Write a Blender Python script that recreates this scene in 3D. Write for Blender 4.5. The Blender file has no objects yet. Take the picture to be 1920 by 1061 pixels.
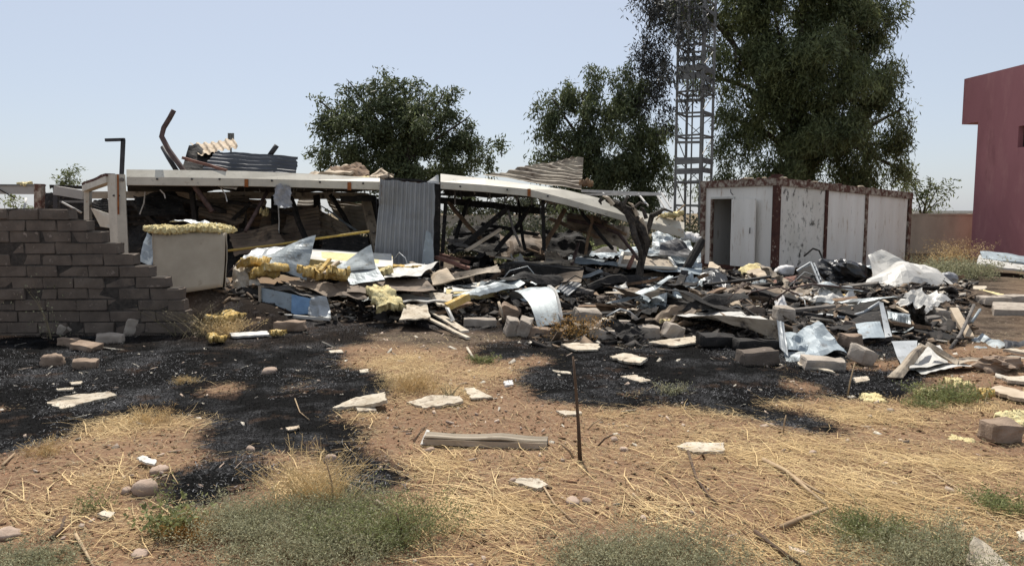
import bpy, math, random
import numpy as np
from mathutils import Vector, Matrix, Euler

# ------------------------------------------------------------------ camera, sky, sun, exposure
SC = bpy.context.scene
COL = SC.collection
F_PX, CAM_H, HORIZON = 1397.0, 1.6, 400.0
PITCH = math.atan((530.5 - HORIZON) / F_PX)
cam = bpy.data.cameras.new('camera')
cam.sensor_width = 36.0
cam.lens = 36.0 * F_PX / 1920.0
cam.clip_end = 6000
cam.clip_start = 0.05
cam_o = bpy.data.objects.new('camera', cam)
cam_o.location = (0, 0, CAM_H)
cam_o.rotation_euler = (math.pi / 2 - PITCH, 0, 0)
COL.objects.link(cam_o)
SC.camera = cam_o

SUN_EL, SUN_AZ = math.radians(60), math.radians(-10)      # azimuth from +Y, negative = to the left
W = bpy.data.worlds.new('World')
SC.world = W
W.use_nodes = True
nt = W.node_tree
nt.nodes.clear()
wo = nt.nodes.new('ShaderNodeOutputWorld')
bg = nt.nodes.new('ShaderNodeBackground')
sky = nt.nodes.new('ShaderNodeTexSky')
sky.sky_type = 'NISHITA'
sky.sun_disc = False
sky.sun_elevation = SUN_EL
sky.sun_rotation = SUN_AZ
sky.altitude = 0
sky.air_density = 0.85
sky.dust_density = 1.3
sky.ozone_density = 2.5
bg.inputs['Strength'].default_value = 0.107
veil = nt.nodes.new('ShaderNodeMix')                     # even, pale summer haze over the whole sky
veil.data_type = 'RGBA'
veil.inputs['Factor'].default_value = 0.58
veil.inputs['B'].default_value = (5.7, 6.05, 6.6, 1)
nt.links.new(sky.outputs[0], veil.inputs['A'])
nt.links.new(veil.outputs['Result'], bg.inputs['Color'])
nt.links.new(bg.outputs[0], wo.inputs['Surface'])

sl = bpy.data.lights.new('sun', 'SUN')
sl.energy = 5.0
sl.angle = math.radians(0.53)
sl.color = (1.0, 0.95, 0.87)
so = bpy.data.objects.new('sun', sl)
sd = Vector((math.sin(SUN_AZ) * math.cos(SUN_EL), math.cos(SUN_AZ) * math.cos(SUN_EL), math.sin(SUN_EL)))
so.rotation_euler = sd.to_track_quat('Z', 'Y').to_euler()
so.location = sd * 60
COL.objects.link(so)

SC.view_settings.view_transform = 'Standard'
SC.view_settings.look = 'None'
SC.view_settings.gamma = 1.0
SC.view_settings.use_curve_mapping = False
SC.view_settings.exposure = 0.2
SC.render.engine = 'CYCLES'
SC.cycles.max_bounces = 6
SC.cycles.diffuse_bounces = 3
SC.cycles.transparent_max_bounces = 6

# ------------------------------------------------------------------ maths helpers
rnd = random.Random(7)
_cp, _sp = math.cos(PITCH), math.sin(PITCH)


def _h(ix, iy, seed):
    n = (ix.astype(np.int64) * 374761393 + iy.astype(np.int64) * 668265263 + seed * 1442695041) & 0x7fffffff
    n = ((n ^ (n >> 13)) * 1274126177) & 0x7fffffff
    return ((n ^ (n >> 16)) & 0xffff) / 65535.0


def vn(x, y, seed=0):
    """value noise, -1..1"""
    x = np.asarray(x, float); y = np.asarray(y, float)
    ix, iy = np.floor(x), np.floor(y)
    fx, fy = x - ix, y - iy
    fx = fx * fx * (3 - 2 * fx); fy = fy * fy * (3 - 2 * fy)
    a = _h(ix, iy, seed); b = _h(ix + 1, iy, seed); c = _h(ix, iy + 1, seed); d = _h(ix + 1, iy + 1, seed)
    return ((a * (1 - fx) + b * fx) * (1 - fy) + (c * (1 - fx) + d * fx) * fy) * 2 - 1


def fbm(x, y, seed=0, o=4):
    s = 0; a = 0.5
    for k in range(o):
        s = s + a * vn(np.asarray(x) * 2 ** k, np.asarray(y) * 2 ** k, seed + k * 17); a *= 0.5
    return s


MOUNDS = [(-2.9, 12.4, 2.7, 0.9, 0.42), (-4.55, 11.1, 0.95, 0.75, 0.50), (-3.6, 10.6, 0.6, 0.5, 0.14), (0.2, 12.6, 2.2, 0.9, 0.16),
          (3.6, 9.8, 1.7, 0.8, 0.20), (5.6, 13.2, 2.4, 1.2, 0.26), (4.6, 15.4, 2.6, 1.0, 0.26), (3.4, 11.4, 1.6, 0.9, 0.20), (1.6, 15.6, 2.6, 1.3, 0.30), (-0.4, 15.2, 1.2, 1.0, 0.30), (7.6, 13.2, 1.5, 0.9, 0.18), (-1.0, 6.5, 1.2, 0.8, 0.05),
          (2.0, 4.2, 1.8, 0.7, 0.05), (-2.2, 4.6, 1.3, 0.6, 0.05)]


def hz(x, y):
    x = np.asarray(x, float); y = np.asarray(y, float)
    z = 0.035 * fbm(x * 0.5 + 3, y * 0.5, 3, 3) + 0.012 * fbm(x * 3, y * 3, 9, 3)
    rub = np.clip((y - 8.2) / 2.0, 0, 1) * np.clip((24 - y) / 4.0, 0, 1) * np.clip((x + 5.5) / 1.0, 0, 1) * np.clip((11 - x) / 2.0, 0, 1)
    z = z + rub * (0.05 * fbm(x * 1.7, y * 1.7, 21, 4))
    wob = 1 + 0.3 * fbm(x * 2, y * 2, 31, 3)
    for mx, my, rx, ry, h in MOUNDS:
        z = z + h * np.exp(-(((x - mx) / rx) ** 2 + ((y - my) / ry) ** 2)) * wob
    return np.where(y > 60, 0.0, z)


def ray(px, py):
    cx, cy = (px - 960) / F_PX, (py - 530.5) / F_PX
    return Vector((cx, _cp - cy * _sp, -_sp - cy * _cp))


def P(px, py, Y):
    d = ray(px, py)
    return Vector((0, 0, CAM_H)) + d * (Y / d.y)


def G(px, py, lift=0.0):
    d = ray(px, py)
    z = 0.0
    for _ in range(7):
        t = (z - CAM_H) / d.z if d.z < -1e-4 else 300
        p = Vector((0, 0, CAM_H)) + d * t
        z = 0.35 * z + 0.65 * float(hz(p.x, p.y))
    return Vector((p.x, p.y, z + lift))


# ------------------------------------------------------------------ materials
def M(name, c1, c2=None, scale=6.0, rough=0.8, metal=0.0, bump=0.25, bscale=30.0, spots=None, spots2=None,
      island=0.0, trans=0.0, stretch=(1, 1, 1), spec=0.3, lohi=(0.35, 0.65)):
    m = bpy.data.materials.new(name)
    m.use_nodes = True
    t = m.node_tree; N = t.nodes; L = t.links
    b = N['Principled BSDF']
    b.inputs['Roughness'].default_value = rough
    b.inputs['Metallic'].default_value = metal
    b.inputs['Specular IOR Level'].default_value = spec
    geo = N.new('ShaderNodeNewGeometry')
    mp = N.new('ShaderNodeMapping'); mp.inputs['Scale'].default_value = stretch
    L.new(geo.outputs['Position'], mp.inputs['Vector'])

    def noise(sc, det=5.0, ro=0.6):
        n = N.new('ShaderNodeTexNoise'); n.inputs['Scale'].default_value = sc
        n.inputs['Detail'].default_value = det; n.inputs['Roughness'].default_value = ro
        L.new(mp.outputs[0], n.inputs['Vector']); return n

    def mixc(fac, a, c):
        x = N.new('ShaderNodeMix'); x.data_type = 'RGBA'
        L.new(fac, x.inputs['Factor'])
        for sock, v in ((x.inputs['A'], a), (x.inputs['B'], c)):
            if isinstance(v, tuple): sock.default_value = (*v, 1)
            else: L.new(v, sock)
        return x.outputs['Result']

    def ramp(src, lo, hi):
        r = N.new('ShaderNodeMapRange'); r.inputs['From Min'].default_value = lo; r.inputs['From Max'].default_value = hi
        L.new(src, r.inputs['Value']); return r.outputs[0]
    c = mixc(ramp(noise(scale).outputs['Fac'], *lohi), c1, c2 or c1)
    for k, s in enumerate((spots, spots2)):
        if s:
            col, lo, hi, sc = s
            n = noise(sc, 6, 0.65)
            c = mixc(ramp(n.outputs['Fac'], lo, hi), c, col)
    if island:
        mu = N.new('ShaderNodeMath'); mu.operation = 'MULTIPLY_ADD'
        L.new(geo.outputs['Random Per Island'], mu.inputs[0]); mu.inputs[1].default_value = island * 2; mu.inputs[2].default_value = 1 - island
        hs = N.new('ShaderNodeHueSaturation'); L.new(mu.outputs[0], hs.inputs['Value']); L.new(c, hs.inputs['Color'])
        c = hs.outputs[0]
    L.new(c, b.inputs['Base Color'])
    if bump:
        bn = noise(bscale, 5, 0.65)
        bp = N.new('ShaderNodeBump'); bp.inputs['Strength'].default_value = bump; bp.inputs['Distance'].default_value = 0.02
        L.new(bn.outputs['Fac'], bp.inputs['Height']); L.new(bp.outputs[0], b.inputs['Normal'])
    if trans:
        tr = N.new('ShaderNodeBsdfTranslucent'); L.new(c, tr.inputs['Color'])
        ms = N.new('ShaderNodeMixShader'); ms.inputs[0].default_value = trans
        L.new(b.outputs[0], ms.inputs[1]); L.new(tr.outputs[0], ms.inputs[2])
        L.new(ms.outputs[0], N['Material Output'].inputs['Surface'])
    return m


RUST = (0.13, 0.045, 0.02)
SOOT = (0.018, 0.016, 0.015)
MT = dict(
    white=M('white_paint', (0.62, 0.60, 0.54), (0.50, 0.48, 0.42), 3, 0.5, 0, 0.05, spots=((0.3, 0.26, 0.2), 0.60, 0.75, 9)),
    cream=M('cream_beam_paint', (0.56, 0.52, 0.43), (0.44, 0.405, 0.33), 2.5, 0.55, 0, 0.06, spots=((0.33, 0.17, 0.07), 0.64, 0.74, 4), spots2=((0.16, 0.15, 0.13), 0.60, 0.78, 11)),
    container=M('container_paint', (0.84, 0.79, 0.71), (0.72, 0.67, 0.59), 1.6, 0.55, 0, 0.05, stretch=(1, 1, 0.18), spots=((0.42, 0.30, 0.20), 0.58, 0.74, 9), spots2=((0.22, 0.2, 0.17), 0.66, 0.74, 16)),
    contburn=M('container_paint_scorched', (0.74, 0.69, 0.61), (0.62, 0.58, 0.50), 1.6, 0.6, 0, 0.08, stretch=(1, 1, 0.6), spots=((0.07, 0.065, 0.055), 0.57, 0.66, 5.5), spots2=((0.35, 0.32, 0.27), 0.56, 0.7, 9)),
    rustpaint=M('rusty_frame_paint', (0.46, 0.40, 0.32), (0.34, 0.28, 0.21), 5, 0.75, 0, 0.4, 40, spots=((0.105, 0.045, 0.03), 0.38, 0.56, 7)),
    rust=M('deep_rust', (0.055, 0.022, 0.018), (0.10, 0.042, 0.028), 8, 0.9, 0, 0.5, 50, spots=((0.40, 0.34, 0.27), 0.61, 0.65, 8)),
    rustband=M('orange_rust', (0.30, 0.11, 0.03), (0.17, 0.05, 0.02), 12, 0.85),
    galv=M('zinc_sheet', (0.33, 0.36, 0.365), (0.24, 0.265, 0.27), 3, 0.5, 0.3, 0.1, spots=((0.13, 0.12, 0.10), 0.56, 0.70, 6), spots2=((0.45, 0.49, 0.50), 0.58, 0.66, 5)),
    galvlight=M('pale_zinc_sheet', (0.40, 0.415, 0.42), (0.30, 0.315, 0.32), 2.5, 0.5, 0.2, 0.1, spots=((0.16, 0.15, 0.13), 0.56, 0.70, 7)),
    whitesheet=M('white_sheet_steel', (0.54, 0.52, 0.48), (0.41, 0.395, 0.36), 2, 0.55, 0.05, 0.1, spots=((0.2, 0.175, 0.14), 0.56, 0.72, 7)),
    tansheet=M('tan_backed_sheet', (0.38, 0.315, 0.235), (0.25, 0.20, 0.145), 4, 0.7, 0, 0.25, spots=((0.07, 0.055, 0.045), 0.54, 0.66, 6), spots2=((0.5, 0.45, 0.38), 0.62, 0.7, 11)),
    bluesheet=M('blue_tinted_sheet', (0.29, 0.335, 0.36), (0.21, 0.245, 0.265), 3, 0.55, 0.1, 0.1, spots=((0.14, 0.13, 0.12), 0.57, 0.72, 7)),
    bluetape=M('blue_film', (0.20, 0.33, 0.50), (0.14, 0.24, 0.38), 6, 0.5),
    corrblue=M('slate_corrugated', (0.31, 0.312, 0.31), (0.21, 0.212, 0.21), 2.4, 0.5, 0.15, 0.1, stretch=(1, 1, 0.3), spots=((0.13, 0.075, 0.045), 0.60, 0.72, 3)),
    corrdark=M('dark_slate_corrugated', (0.085, 0.09, 0.10), (0.05, 0.053, 0.06), 2.4, 0.5, 0.1, 0.1, stretch=(0.4, 1, 1), spots=((0.16, 0.16, 0.165), 0.60, 0.72, 4)),
    leafD=M('dull_shrub_leaf', (0.075, 0.08, 0.042), (0.045, 0.052, 0.03), 0.9, 0.6, 0, 0, island=0.5, trans=0.25),
    corrbrown=M('scorched_corrugated', (0.24, 0.18, 0.125), (0.12, 0.09, 0.066), 2, 0.75, 0, 0.15, spots=((0.03, 0.026, 0.022), 0.55, 0.7, 3)),
    corrtan=M('tan_corrugated', (0.34, 0.29, 0.22), (0.20, 0.16, 0.12), 2, 0.65, 0.05, 0.1, spots=((0.10, 0.07, 0.045), 0.56, 0.68, 4)),
    darkmetal=M('dark_steel', (0.06, 0.06, 0.065), (0.035, 0.033, 0.033), 5, 0.6, 0.2, 0.15),
    brownpipe=M('scorched_pipe', (0.13, 0.085, 0.075), (0.06, 0.04, 0.035), 9, 0.7, 0.1, 0.2),
    steel=M('weathered_tower_steel', (0.20, 0.195, 0.185), (0.13, 0.125, 0.118), 3, 0.6, 0.25, 0.1),
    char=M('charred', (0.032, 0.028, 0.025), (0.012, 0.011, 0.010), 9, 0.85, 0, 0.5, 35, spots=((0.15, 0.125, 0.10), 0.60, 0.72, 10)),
    ash=M('ash_grey', (0.20, 0.18, 0.16), (0.09, 0.08, 0.07), 10, 0.95, 0, 0.5, 40),
    brownbits=M('brown_debris', (0.235, 0.168, 0.112), (0.10, 0.073, 0.05), 8, 0.9, 0, 0.4, 40, island=0.4),
    palebits=M('pale_debris', (0.55, 0.50, 0.42), (0.36, 0.32, 0.26), 8, 0.85, 0, 0.3, island=0.3),
    charbits=M('charred_bits', (0.06, 0.05, 0.043), (0.018, 0.016, 0.014), 9, 0.85, 0, 0.4, island=0.5),
    ashbits=M('ash_bits', (0.36, 0.32, 0.27), (0.18, 0.155, 0.13), 9, 0.95, 0, 0.4, island=0.4),
    concrete=M('concrete_block', (0.42, 0.365, 0.30), (0.29, 0.245, 0.20), 6, 0.95, 0, 0.5, 60, spots=((0.08, 0.07, 0.06), 0.6, 0.74, 4), island=0.12),
    brownblock=M('brown_concrete_block', (0.33, 0.245, 0.18), (0.21, 0.15, 0.105), 6, 0.95, 0, 0.5, 60, spots=((0.06, 0.05, 0.045), 0.6, 0.74, 4)),
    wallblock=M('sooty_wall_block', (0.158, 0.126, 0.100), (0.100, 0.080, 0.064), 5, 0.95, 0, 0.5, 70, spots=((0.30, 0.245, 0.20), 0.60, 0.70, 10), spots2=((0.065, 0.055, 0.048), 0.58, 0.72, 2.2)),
    mortar=M('mortar', (0.07, 0.06, 0.05), (0.035, 0.03, 0.026), 20, 0.95, 0, 0.5, 80),
    foam=M('yellow_insulation', (0.70, 0.50, 0.20), (0.52, 0.34, 0.10), 9, 0.95, 0, 0.9, 70, spots=((0.78, 0.68, 0.42), 0.55, 0.66, 14)),
    palefoam=M('pale_insulation', (0.78, 0.68, 0.38), (0.62, 0.50, 0.24), 12, 0.95, 0, 1.0, 60),
    board=M('pale_board', (0.52, 0.43, 0.32), (0.38, 0.30, 0.21), 5, 0.85, 0, 0.25, spots=((0.16, 0.12, 0.09), 0.62, 0.72, 9)),
    plaster=M('white_board', (0.58, 0.515, 0.41), (0.40, 0.335, 0.245), 7, 0.85, 0, 0.5, spots=((0.17, 0.125, 0.085), 0.54, 0.68, 12), spots2=((0.3, 0.22, 0.15), 0.56, 0.66, 30)),
    boxface=M('offwhite_panel', (0.44, 0.37, 0.275), (0.36, 0.30, 0.22), 3, 0.7, 0, 0.1, spots=((0.22, 0.17, 0.12), 0.60, 0.76, 5)),
    wood=M('scorched_wood', (0.26, 0.17, 0.10), (0.12, 0.075, 0.05), 6, 0.85, 0, 0.3, spots=((0.03, 0.025, 0.022), 0.55, 0.68, 4)),
    redwood=M('reddish_timber', (0.22, 0.11, 0.08), (0.12, 0.06, 0.045), 6, 0.85, 0, 0.3),
    bark=M('bark', (0.085, 0.065, 0.05), (0.045, 0.035, 0.028), 12, 0.95, 0, 0.7, 30),
    deadbark=M('charred_bark', (0.085, 0.07, 0.055), (0.022, 0.019, 0.017), 14, 0.95, 0, 0.9, 26),
    plastic=M('grey_plastic_film', (0.42, 0.42, 0.43), (0.24, 0.24, 0.25), 10, 0.35, 0, 0.2, trans=0.2),
    blackplastic=M('burnt_black_plastic', (0.02, 0.02, 0.021), (0.012, 0.012, 0.012), 8, 0.32, 0, 0.5, 14, spec=0.5),
    cloth=M('white_cloth', (0.68, 0.66, 0.64), (0.5, 0.48, 0.46), 8, 0.9, 0, 0.3),
    redwall=M('maroon_plaster', (0.42, 0.18, 0.19), (0.37, 0.155, 0.165), 1.2, 0.85, 0, 0.12, 60, spots=((0.47, 0.225, 0.22), 0.52, 0.75, 2), spots2=((0.29, 0.12, 0.125), 0.58, 0.74, 1.3), stretch=(1, 1, 0.35)),
    darkpaint=M('window_frame_dark', (0.05, 0.045, 0.045), (0.03, 0.028, 0.028), 5, 0.5),  # near-black coating for window frame, bolts, handles and floor
    glass=M('dark_glass', (0.012, 0.013, 0.015), None, 5, 0.08, 0, 0, spec=0.5),
    tanwall=M('tan_plaster', (0.47, 0.405, 0.30), (0.38, 0.325, 0.24), 2, 0.95, 0, 0.3, 30, stretch=(1, 1, 0.35), spots=((0.3, 0.24, 0.18), 0.58, 0.72, 3)),
    greywall=M('far_wall_plaster', (0.42, 0.40, 0.36), (0.33, 0.31, 0.28), 1, 0.9),
    pipe=M('pale_pipe', (0.6, 0.58, 0.54), (0.45, 0.43, 0.4), 8, 0.6),
    rope=M('yellow_pole', (0.50, 0.36, 0.08), (0.34, 0.23, 0.08), 12, 0.7),
    leafA=M('eucalyptus_leaf', (0.17, 0.185, 0.075), (0.085, 0.105, 0.046), 0.9, 0.55, 0, 0, island=0.5, trans=0.4),
    leafB=M('dark_leaf', (0.135, 0.155, 0.070), (0.07, 0.088, 0.045), 0.9, 0.55, 0, 0, island=0.5, trans=0.36),
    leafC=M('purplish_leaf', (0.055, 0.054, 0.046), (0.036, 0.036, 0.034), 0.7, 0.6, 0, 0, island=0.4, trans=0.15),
    weed=M('grey_green_weed', (0.38, 0.365, 0.23), (0.27, 0.275, 0.16), 3, 0.75, 0, 0, island=0.45, trans=0.35),
    weedbright=M('bright_weed', (0.25, 0.265, 0.11), (0.17, 0.195, 0.075), 3, 0.75, 0, 0, island=0.4, trans=0.3),
    weedstem=M('weed_stem', (0.24, 0.19, 0.11), (0.16, 0.14, 0.08), 6, 0.85, 0, 0, island=0.3),
    straw=M('straw', (0.66, 0.50, 0.26), (0.46, 0.32, 0.15), 2.0, 0.7, 0, 0, island=0.35, trans=0.2),
    rustygrass=M('ochre_grass', (0.45, 0.26, 0.08), (0.33, 0.18, 0.06), 3, 0.75, 0, 0, island=0.35, trans=0.25),
    stick=M('dry_stick', (0.44, 0.33, 0.20), (0.28, 0.19, 0.115), 8, 0.85, 0, 0.3),
    darkstick=M('dark_stick', (0.12, 0.075, 0.045), (0.07, 0.045, 0.03), 8, 0.85, 0, 0.3),
    stone=M('fieldstone', (0.46, 0.35, 0.27), (0.34, 0.25, 0.19), 9, 0.9, 0, 0.4, 40),
    pebble=M('pebbles', (0.46, 0.37, 0.29), (0.30, 0.22, 0.17), 9, 0.9, 0, 0.3, island=0.35),
    stubble=M('burnt_stubble', (0.012, 0.011, 0.011), (0.005, 0.005, 0.005), 3, 0.9, 0, 0, island=0.6, spec=0.06),
    stubash=M('ash_stubble', (0.24, 0.24, 0.245), (0.08, 0.08, 0.08), 3, 0.9, 0, 0, island=0.5, spec=0.1),
    crumb=M('earth_crumbs', (0.235, 0.135, 0.082), (0.15, 0.085, 0.05), 6, 0.95, 0, 0.2, island=0.4, spec=0.1),
)

# ------------------------------------------------------------------ mesh helpers
WL = {}      # world location of every object that was built


def tag(o, label=None, cat=None, group=None, kind=None):
    if label: o['label'] = label
    if cat: o['category'] = cat
    if group: o['group'] = group
    if kind: o['kind'] = kind
    return o


def link(o, parent, wloc):
    COL.objects.link(o)
    WL[o.name] = Vector(wloc)
    if parent is not None:
        o.parent = parent
        o.location = Vector(wloc) - WL[parent.name]
    else:
        o.location = wloc


def empty(name, loc, label, cat, group=None):
    o = bpy.data.objects.new(name, None)
    o.empty_display_size = 0.1
    link(o, None, loc)
    return tag(o, label, cat, group)


def mk(name, V, F, mat, parent=None, smooth=False, loc=None):
    V = np.asarray(V, float)
    if loc is None:
        lo, hi = V.min(0), V.max(0)
        loc = ((lo[0] + hi[0]) / 2, (lo[1] + hi[1]) / 2, lo[2])
    me = bpy.data.meshes.new(name)
    loc = Vector(loc)
    V = V - np.array(loc)
    if isinstance(F, np.ndarray):
        n, k = F.shape
        me.vertices.add(len(V)); me.vertices.foreach_set('co', V.astype(np.float32).ravel())
        me.loops.add(n * k); me.loops.foreach_set('vertex_index', F.astype(np.int32).ravel())
        me.polygons.add(n); me.polygons.foreach_set('loop_start', np.arange(0, n * k, k, dtype=np.int32))
        me.update(calc_edges=True)
    else:
        me.from_pydata(V.tolist(), [], F)
    if smooth:
        me.polygons.foreach_set('use_smooth', np.ones(len(me.polygons), bool))
    me.materials.append(MT[mat] if isinstance(mat, str) else mat)
    o = bpy.data.objects.new(name, me)
    link(o, parent, loc)
    return o


def merge(parts):
    V = []; F = []; n = 0
    for v, f in parts:
        v = [tuple(p) for p in v]
        V += v
        F += [tuple(i + n for i in q) for q in f]
        n += len(v)
    return V, F


BOXF = [(0, 3, 2, 1), (4, 5, 6, 7), (0, 1, 5, 4), (1, 2, 6, 5), (2, 3, 7, 6), (3, 0, 4, 7)]


def frame(d, up=Vector((0, 0, 1))):
    d = Vector(d).normalized()
    if abs(d.dot(up)) > 0.97: up = Vector((0, 1, 0))
    s = d.cross(up).normalized()
    return d, s, s.cross(d).normalized()


def beam(p0, p1, w, h, up=Vector((0, 0, 1)), seg=1, jit=0.0, seed=0, taper=1.0):
    """box-section bar from p0 to p1 (centre line)"""
    p0, p1 = Vector(p0), Vector(p1)
    d, s, u = frame(p1 - p0, up)
    r = random.Random(seed)
    V = []; F = []
    for k in range(seg + 1):
        t = k / seg
        c = p0.lerp(p1, t)
        if jit and 0 < k < seg: c = c + s * r.uniform(-jit, jit) + u * r.uniform(-jit, jit)
        ww = w * (1 + (taper - 1) * t) * (1 + r.uniform(-jit, jit) * 3); hh = h * (1 + (taper - 1) * t)
        for a, b in ((-1, -1), (1, -1), (1, 1), (-1, 1)):
            e = r.uniform(-1, 1) * jit * 2 if k in (0, seg) else 0
            V.append(c + s * a * ww / 2 + u * b * hh / 2 + d * e)
    for k in range(seg):
        a = 4 * k
        for i in range(4):
            j = (i + 1) % 4
            F.append((a + i, a + j, a + 4 + j, a + 4 + i))
    F.append((3, 2, 1, 0)); a = 4 * seg
    F.append((a, a + 1, a + 2, a + 3))
    return V, F


def tube(path, r, n=8, rough=0.0, seed=0):
    path = [Vector(p) for p in path]
    rr = r if isinstance(r, (list, tuple)) else [r] * len(path)
    rg = random.Random(seed)
    V = []; F = []
    s = None
    for i, p in enumerate(path):
        a = path[max(i - 1, 0)]; b = path[min(i + 1, len(path) - 1)]
        if s is None: d, s, u = frame(b - a, Vector((0.13, 0.9, 0.3)).normalized())
        else:
            d = (b - a).normalized(); s = (s - d * s.dot(d)).normalized(); u = s.cross(d)
        for k in range(n):
            q = 2 * math.pi * k / n
            e = 1 + rg.uniform(-rough, rough)
            V.append(p + (s * math.cos(q) + u * math.sin(q)) * rr[i] * e)
    for i in range(len(path) - 1):
        for k in range(n):
            j = (k + 1) % n
            F.append((i * n + k, i * n + j, (i + 1) * n + j, (i + 1) * n + k))
    F.append(tuple(range(n))[::-1]); m = (len(path) - 1) * n
    F.append(tuple(m + k for k in range(n)))
    return V, F


def grid_sheet(c, nu, nv, crumple=0.0, ck=2.2, corr=None, thick=0.003, seed=0, ragged=0.0, curl=None, sag=0.0):
    """sheet over four corners TL,TR,BR,BL (world), crumpled/corrugated, with thickness"""
    c = [np.array(Vector(p)) for p in c]
    u, v = np.meshgrid(np.linspace(0, 1, nu + 1), np.linspace(0, 1, nv + 1))
    Lu = np.linalg.norm(c[1] - c[0]) * 0.5 + np.linalg.norm(c[2] - c[3]) * 0.5
    Lv = np.linalg.norm(c[3] - c[0]) * 0.5 + np.linalg.norm(c[2] - c[1]) * 0.5
    uu, vv = u.copy(), v.copy()
    if ragged:
        eu = np.minimum(u, 1 - u); ev = np.minimum(v, 1 - v)
        uu = u + ragged * np.where(eu < 0.01, 1, 0) * fbm(v * 7 + seed, u * 3, seed + 5, 3) * 1.4
        vv = v + ragged * np.where(ev < 0.01, 1, 0) * fbm(u * 7 + seed, v * 3, seed + 6, 3) * 1.4
    p = ((1 - uu) * (1 - vv))[..., None] * c[0] + (uu * (1 - vv))[..., None] * c[1] + (uu * vv)[..., None] * c[2] + ((1 - uu) * vv)[..., None] * c[3]
    n = np.cross(c[1] - c[0] + c[2] - c[3], c[3] - c[0] + c[2] - c[1]); n = n / (np.linalg.norm(n) + 1e-9)
    if n[1] > 0: n = -n
    d = np.zeros_like(u)
    if crumple:
        a, b = u * Lu * ck + seed * 3.1, v * Lv * ck + seed * 1.7
        d = d + crumple * (1.1 * np.abs(vn(a, b, seed)) - 0.5 + 0.7 * vn(a * 1.9 + b, b * 1.6 - a, seed + 3) + 0.35 * np.abs(vn(a * 4, b * 4, seed + 4)))
    if corr:
        amp, per, ax = corr
        w = u * Lu if ax == 'u' else v * Lv
        tri = np.abs(((w / per) % 1.0) * 2 - 1)
        d = d + amp * (np.clip(tri * 2.2 - 0.6, 0, 1) - 0.5)
    if curl:
        amt, ax, pw = curl
        w = u if ax == 'u' else (1 - v if ax == 't' else (v if ax == 'v' else 1 - u))
        d = d + amt * w ** pw
    if sag: d = d + sag * np.sin(np.pi * u) * np.sin(np.pi * v)
    top = p + d[..., None] * n
    bot = top - n * thick
    A = top.reshape(-1, 3); B = bot.reshape(-1, 3)
    V = np.vstack([A, B]); k = len(A); F = []
    w = nu + 1
    for j in range(nv):
        for i in range(nu):
            q = (j * w + i, j * w + i + 1, (j + 1) * w + i + 1, (j + 1) * w + i)
            F.append(q); F.append(tuple(x + k for x in q[::-1]))
    ring = [i for i in range(nu)] + [nu + j * w for j in range(nv)] + [nv * w + i for i in range(nu, 0, -1)] + [j * w for j in range(nv, 0, -1)]
    for a, b in zip(ring, ring[1:] + ring[:1]):
        F.append((b, a, a + k, b + k))
    return V, F


def poly_slab(pts, thick, seed=0, sub=4, jag=0.02, down=None):
    """slab whose top outline goes through pts (world); the edge is broken up"""
    pts = [Vector(p) for p in pts]
    r = random.Random(seed)
    n = Vector((0, 0, 0))
    for i in range(len(pts)):
        a, b = pts[i], pts[(i + 1) % len(pts)]
        n += Vector(((a.y - b.y) * (a.z + b.z), (a.z - b.z) * (a.x + b.x), (a.x - b.x) * (a.y + b.y)))
    n.normalize()
    if n.z < 0: n = -n; pts = pts[::-1]
    out = []
    for i in range(len(pts)):
        a, b = pts[i], pts[(i + 1) % len(pts)]
        s = (b - a).cross(n).normalized()
        ln = (b - a).length
        for k in range(sub):
            t = k / sub
            e = 0 if k == 0 else r.uniform(-1, 1) * jag * min(1, ln * 3)
            out.append(a.lerp(b, t) + s * e)
    m = len(out)
    cen = sum(out, Vector()) / m
    dn = down or n
    V = [*out, *[p - dn * thick for p in out], cen + n * thick * 0.15, cen - dn * thick]
    F = []
    for i in range(m):
        j = (i + 1) % m
        F += [(i, j, 2 * m), (m + j, m + i, 2 * m + 1), (j, i, m + i, m + j)]
    return V, F


def round_block(sx, sy, sz, seed, r=0.02, amp=0.012, n=4, broken=0.0):
    """weathered block: rounded box grid with worn, uneven faces; origin at the base centre"""
    idx = {}; V = []; F = []
    half = np.array([sx, sy, sz]) / 2

    def vid(i, j, k):
        if (i, j, k) not in idx:
            idx[i, j, k] = len(V)
            V.append((i / n * 2 - 1, j / n * 2 - 1, k / n * 2 - 1))
        return idx[i, j, k]
    for a in range(n):
        for b in range(n):
            for s in (0, n):
                q = [vid(a, b, s), vid(a + 1, b, s), vid(a + 1, b + 1, s), vid(a, b + 1, s)]; F.append(q if s else q[::-1])
                q = [vid(a, s, b), vid(a + 1, s, b), vid(a + 1, s, b + 1), vid(a, s, b + 1)]; F.append(q[::-1] if s else q)
                q = [vid(s, a, b), vid(s, a + 1, b), vid(s, a + 1, b + 1), vid(s, a, b + 1)]; F.append(q if s else q[::-1])
    v = np.array(V) * half
    inner = np.clip(v, -(half - r), half - r)
    d = v - inner
    ln = np.linalg.norm(d, axis=1)[:, None]
    v = inner + np.where(ln > 1e-9, d / np.maximum(ln, 1e-9), 0) * r
    o = seed * 7.31
    for ax in range(3):
        v[:, ax] += amp * (fbm(v[:, (ax + 1) % 3] * 9 + o, v[:, (ax + 2) % 3] * 9 + v[:, ax] * 6 + o * .7, seed + ax, 2) * 2)
    if broken:
        t = np.clip((v[:, 0] / half[0] - .2) / .8, 0, 1)
        v[:, 0] -= broken * sx * t * (1 + 1.5 * fbm(v[:, 1] * 12 + o, v[:, 2] * 12, seed + 8, 2))
    v[:, 2] += half[2]
    return [tuple(p) for p in v], [tuple(q) for q in F]


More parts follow.
